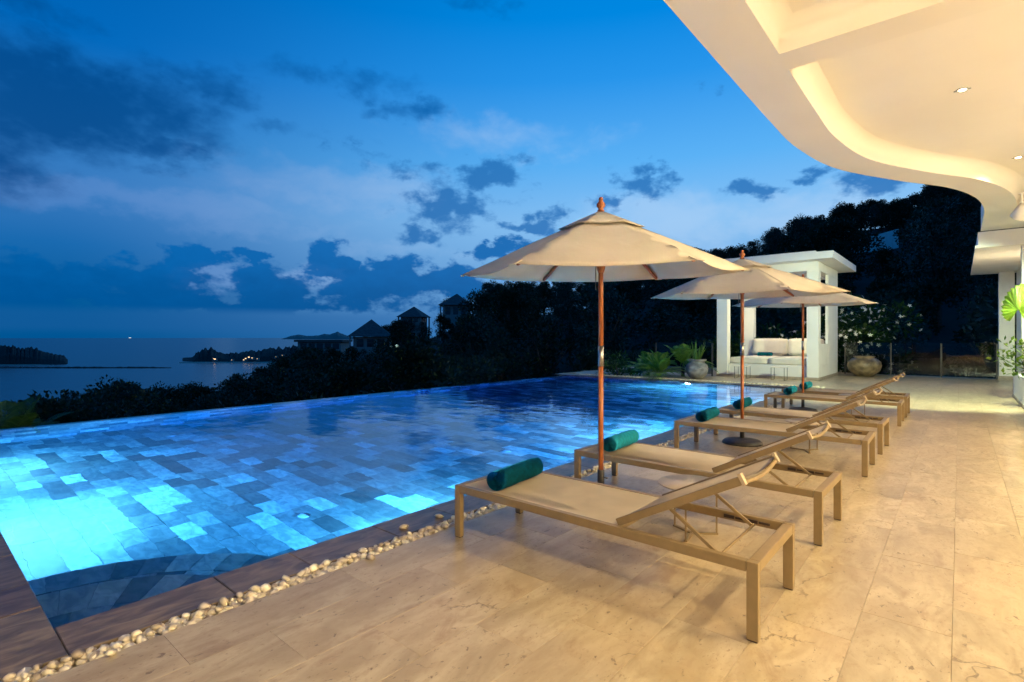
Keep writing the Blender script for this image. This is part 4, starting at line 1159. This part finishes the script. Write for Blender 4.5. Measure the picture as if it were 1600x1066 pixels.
for k in range(5):
    b = B(); b.box(-4 + k * 1.8, -2.6 + k * 1.8, -3.05, -2.98, .4, 1.7); b.obj('window', M.darkglass, o)
for px, py, lb in ((612, 545, 'pale garden lamp beside the pyramid-roofed villa'), (620, 543, 'pale garden lamp beyond the pyramid-roofed villa')):
    p = ud(px, py, 80); root = empty('garden_lamp', p); tag(root, lb, 'lamp', 'garden lamps on the slope')
    B().tube([(0, 0, -3), (0, 0, 0)], .05, 6).obj('post', M.iron, root)
    b = B(); b.lathe([(.1, 0), (.22, .1), (.2, .35), (.05, .45)], 8); b.obj('lantern', emis('lantern_glow', (.7, 1, .7), .6), root)
# white wall high on the hill
a0, a1 = ud(1330, 391, 80), ud(1404, 378, 77)
wl = B(); d_ = a1 - a0
wl.bar(a0 - Vector((0, 0, .6)), a1 - Vector((0, 0, .6)), .4, 1.0, up=(0, 0, 1))
wh = empty('hilltop_wall', a0); tag(wh, 'long pale concrete wall standing high on the forested hill', 'wall')
b = B(); N = 8
for k in range(N):
    p, q = d_ * (k / N), d_ * ((k + .985) / N)
    top0, top1 = 1.25 + .08 * k, 1.25 + .08 * (k + 1)
    c2 = B(); sd = Vector((d_.y, -d_.x, 0)).normalized() * .2
    vs = [c2.b.verts.new(v) for v in (p - sd, q - sd, q + sd, p + sd, p - sd + Vector((0, 0, top0)), q - sd + Vector((0, 0, top1)), q + sd + Vector((0, 0, top1)), p + sd + Vector((0, 0, top0)))]
    for v in vs[:4]: v.co.z -= 1.2
    for f in ((3, 2, 1, 0), (4, 5, 6, 7), (0, 1, 5, 4), (1, 2, 6, 5), (2, 3, 7, 6), (3, 0, 4, 7)): c2.b.faces.new([vs[i] for i in f])
    c2.obj('wall_panel', M.white, wh)
wl.b.free(); b.b.free()
villas.append((1328, 1408, 394, 79))
# trees
def crown_mesh(seed, r, hgt, nc, nl, ls):
    rnd = random.Random(seed); b = B()
    for c_ in range(nc):
        a = rnd.uniform(0, 6.28); rr = r * rnd.random() ** .6; t = rnd.random()
        cz = hgt * (.22 + .72 * t); env = math.sin(math.pi * (.22 + .70 * t))
        cc = Vector((rr * math.cos(a) * env, rr * math.sin(a) * env, cz)); cr = r * rnd.uniform(.22, .40)
        for k in range(nl):
            d = Vector((rnd.gauss(0, 1), rnd.gauss(0, 1), rnd.gauss(0, .8))).normalized(); p = cc + d * cr * rnd.random() ** .35
            e = (d + Vector((rnd.uniform(-1, 1), rnd.uniform(-1, 1), rnd.uniform(-.5, .8)))).normalized()
            s_ = e.cross(Vector((rnd.random(), rnd.random(), .3))).normalized(); q = ls * rnd.uniform(.6, 1.4)
            b.face([p, p + e * q * .5 - s_ * q * .3, p + e * q, p + e * q * .5 + s_ * q * .3])
    me = b.mesh('crown', normals=False); me.materials.append(M.leaf); return me
def trunk_mesh(seed, hgt, r):
    rnd = random.Random(seed + 99); b = B()
    b.tube([(0, 0, -1.5), (.1, 0, hgt * .3), (rnd.uniform(-.4, .4), rnd.uniform(-.4, .4), hgt * .75)], [.22, .17, .08], 7)
    for k in range(5):
        a = k * 1.3 + rnd.random(); b.tube([(.08, 0, hgt * (.3 + .06 * k)), (r * .35 * math.cos(a), r * .35 * math.sin(a), hgt * .55), (r * .7 * math.cos(a), r * .7 * math.sin(a), hgt * .72)], [.09, .06, .02], 5)
    me = b.mesh('trunk'); me.materials.append(M.bark); return me
SPEC = [(3.2, 7.5, 40, 170, .27), (2.6, 8.5, 36, 170, .26), (3.8, 7.0, 48, 170, .28), (2.2, 6.5, 26, 150, .25), (3.0, 9.5, 32, 150, .27)]
KIND = ['broad-crowned dark forest tree on the hillside', 'tall narrow dark forest tree on the hillside', 'wide spreading dark forest tree on the hillside', 'small loose dark tree on the hillside', 'high open-crowned dark tree on the hillside']
crowns = [crown_mesh(i, *SPEC[i]) for i in range(5)]; trunks = [trunk_mesh(i, SPEC[i][1], SPEC[i][0]) for i in range(5)]
spots = []
rt = random.Random(5)
for px in range(-40, 1620, 19):                    # along the crest
    _, D = ridge(px)
    spots.append((px + rt.uniform(-8, 8), D - rt.uniform(0, 5), rt.uniform(.72, 1.08)))
for d in (21, 28, 36, 45, 55, 66, 77, 88, 98, 107):
    step = 5.7 / d * F
    px = -60 + rt.uniform(0, step)
    while px < 1600:
        _, D = ridge(px)
        if d < D - 6: spots.append((px + rt.uniform(-.3, .3) * step, d + rt.uniform(-3, 3), rt.uniform(.75, 1.15)))
        px += step
nt_ = 0
for (px, d, sc_) in spots:
    p = ud(px, CY, d); p.z = ground(px, d)
    if -13.5 < p.x < 8 and -8 < p.y < 27: continue
    py, D = ridge(px)
    k = rt.randrange(5)
    top = p.z + SPEC[k][1] * sc_
    lim = H + (CY - (py + rt.uniform(0, 10))) / F * d      # crowns stay under the crest line seen from the terrace
    if top > lim: sc_ = max(.35, (lim - p.z) / SPEC[k][1]); 
    if sc_ > 1.3: sc_ = 1.3
    hide = False
    for (a, b_, pb, dv) in villas:
        if a - 6 < px < b_ + 6 and d < dv + 6:
            tp = CY - (p.z + SPEC[k][1] * sc_ - H) / d * F
            if tp < pb - 9 and d > dv - 4: hide = True
            elif tp < pb - 8:
                sc_ = ((H + (CY - pb + 7 + rt.uniform(-4, 3)) / F * d) - p.z) / SPEC[k][1]
                if sc_ < .35: hide = True
    if hide: continue
    root = empty('forest_tree', p, rt.uniform(0, 6.28)); root.scale = (sc_ * rt.uniform(.9, 1.15), sc_ * rt.uniform(.9, 1.15), sc_)
    tag(root, KIND[k], 'tree', 'forest trees on the hillside, ' + KIND[k].split(' dark')[0] + ' kind')
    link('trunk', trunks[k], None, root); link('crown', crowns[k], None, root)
    nt_ += 1
print('trees', nt_)
# sea, islands, peninsula
b = B(); b.face([(-60000, -30000, SEA), (60000, -30000, SEA), (60000, 80000, SEA), (-60000, 80000, SEA)])
tag(b.obj('sea', M.sea), kind='structure')
def land(name, prof, d, depth, mat, n=10, rough=.25):
    """prof: (bearing pixel, height in metres); a low land mass of real depth at distance d"""
    b = B(); vs = []
    for (px, h_) in prof:
        row = []
        for j in range(n + 1):
            t = j / n; dd_ = d + depth * t; p = ud(px, CY, dd_)
            z = SEA - 1 + (h_ + 1) * math.sin(math.pi * min(1, t * 1.0)) ** .6 * (1 + rough * noise.noise(Vector((p.x * .02, p.y * .02, 0)))) if 0 < j < n else SEA - 2
            p.z = z; row.append(b.b.verts.new(p))
        vs.append(row)
    for i in range(len(vs) - 1):
        for j in range(n): b.b.faces.new((vs[i][j], vs[i + 1][j], vs[i + 1][j + 1], vs[i][j + 1]))
    o = b.obj(name, mat); tag(o, kind='structure'); return o
def dens(prof, step, jit, seed):
    r_ = random.Random(seed); out = []
    for (a, b_) in zip(prof, prof[1:]):
        k = max(1, int(abs(b_[0] - a[0]) / step))
        for i in range(k):
            t = i / k; out.append((a[0] + (b_[0] - a[0]) * t, max(.3, (a[1] + (b_[1] - a[1]) * t) * (1 + r_.uniform(-jit, jit)))))
    out.append(prof[-1]); return out
land('peninsula', dens([(285, .4), (300, 4), (306, 22), (318, 38), (332, 38), (343, 26), (352, 20), (380, 26), (410, 34), (440, 40), (470, 46), (520, 52), (620, 60)], 2, .16, 1), 1720, 420, M.soil)
land('shore', dens([(280, .6), (300, 1.2), (380, 1.6), (440, 2), (520, 2)], 6, .2, 2), 1620, 130, M.sand)
land('island', dens([(-200, 60), (-60, 56), (0, 50), (40, 46), (60, 40), (75, 30), (88, 22), (100, 18), (106, .5)], 2, .12, 3), 1560, 420, M.soil)
land('beach', dens([(-200, 1), (0, 1.5), (60, 1.4), (84, .3)], 6, .2, 4), 1500, 60, M.sand)
land('reef_bar', dens([(-200, 1.5), (0, 2), (120, 3), (180, 2.4), (235, 2.8), (250, 1.5), (268, .3)], 4, .3, 5), 1370, 55, M.soil, 6)
land('far_mountains', dens([(440, 10), (455, 140), (468, 190), (480, 130), (496, 150), (508, 220), (516, 190), (527, 300), (538, 190), (548, 100), (600, 90)], 2, .05, 6), 20000, 3000, M.rock, 8, .1)
rl = random.Random(11)
for k, (px, py, s_) in enumerate(((336, 562, 3.2), (334, 561, 1.6), (384, 561, 2.6), (389, 559, 3.0), (381, 563, 2.2), (394, 560, 2.0), (362, 563, 1.2), (402, 561, 1.2), (431, 558, 1.2), (441, 556, 1.4), (446, 559, 1.0))):
    d = 1690; p = ud(px, py, d)
    root = empty('seaside_house', (p.x, p.y, p.z), YAW); tag(root, 'tiny house with lit windows on the shore of the peninsula', 'house', 'lit seaside houses')
    b = B(); b.box(-5, 5, -.5, 6, p.z * 0 - 5, 3.6); b.obj('wall', M.plaster_far, root)
    b = B(); b.box(-6, 6, -1.2, 7, 3.62, 4.3); b.obj('roof', M.roof, root)
    b = B(); b.box(-s_ * .8, s_ * .8, -1.0, -.55, .2, .2 + s_ * .9); b.obj('lit_window', M.window_lit, root)
p = ud(203, 527, 24000); p.z = SEA
root = empty('fishing_boat', p, YAW); tag(root, 'boat with a bright working light on the sea horizon', 'boat')
b = B(); b.box(-60, 60, -8, 8, -1, 12); b.obj('hull', M.plaster_far, root)
b = B(); b.box(-44, 44, -9, 9, 40, 66); b.obj('light_rig', emis('squid_lamps', (.9, 1, .95), 1.0), root)
b = B(); b.box(-2, 2, -2, 2, 12, 40); b.obj('mast', M.iron, root)
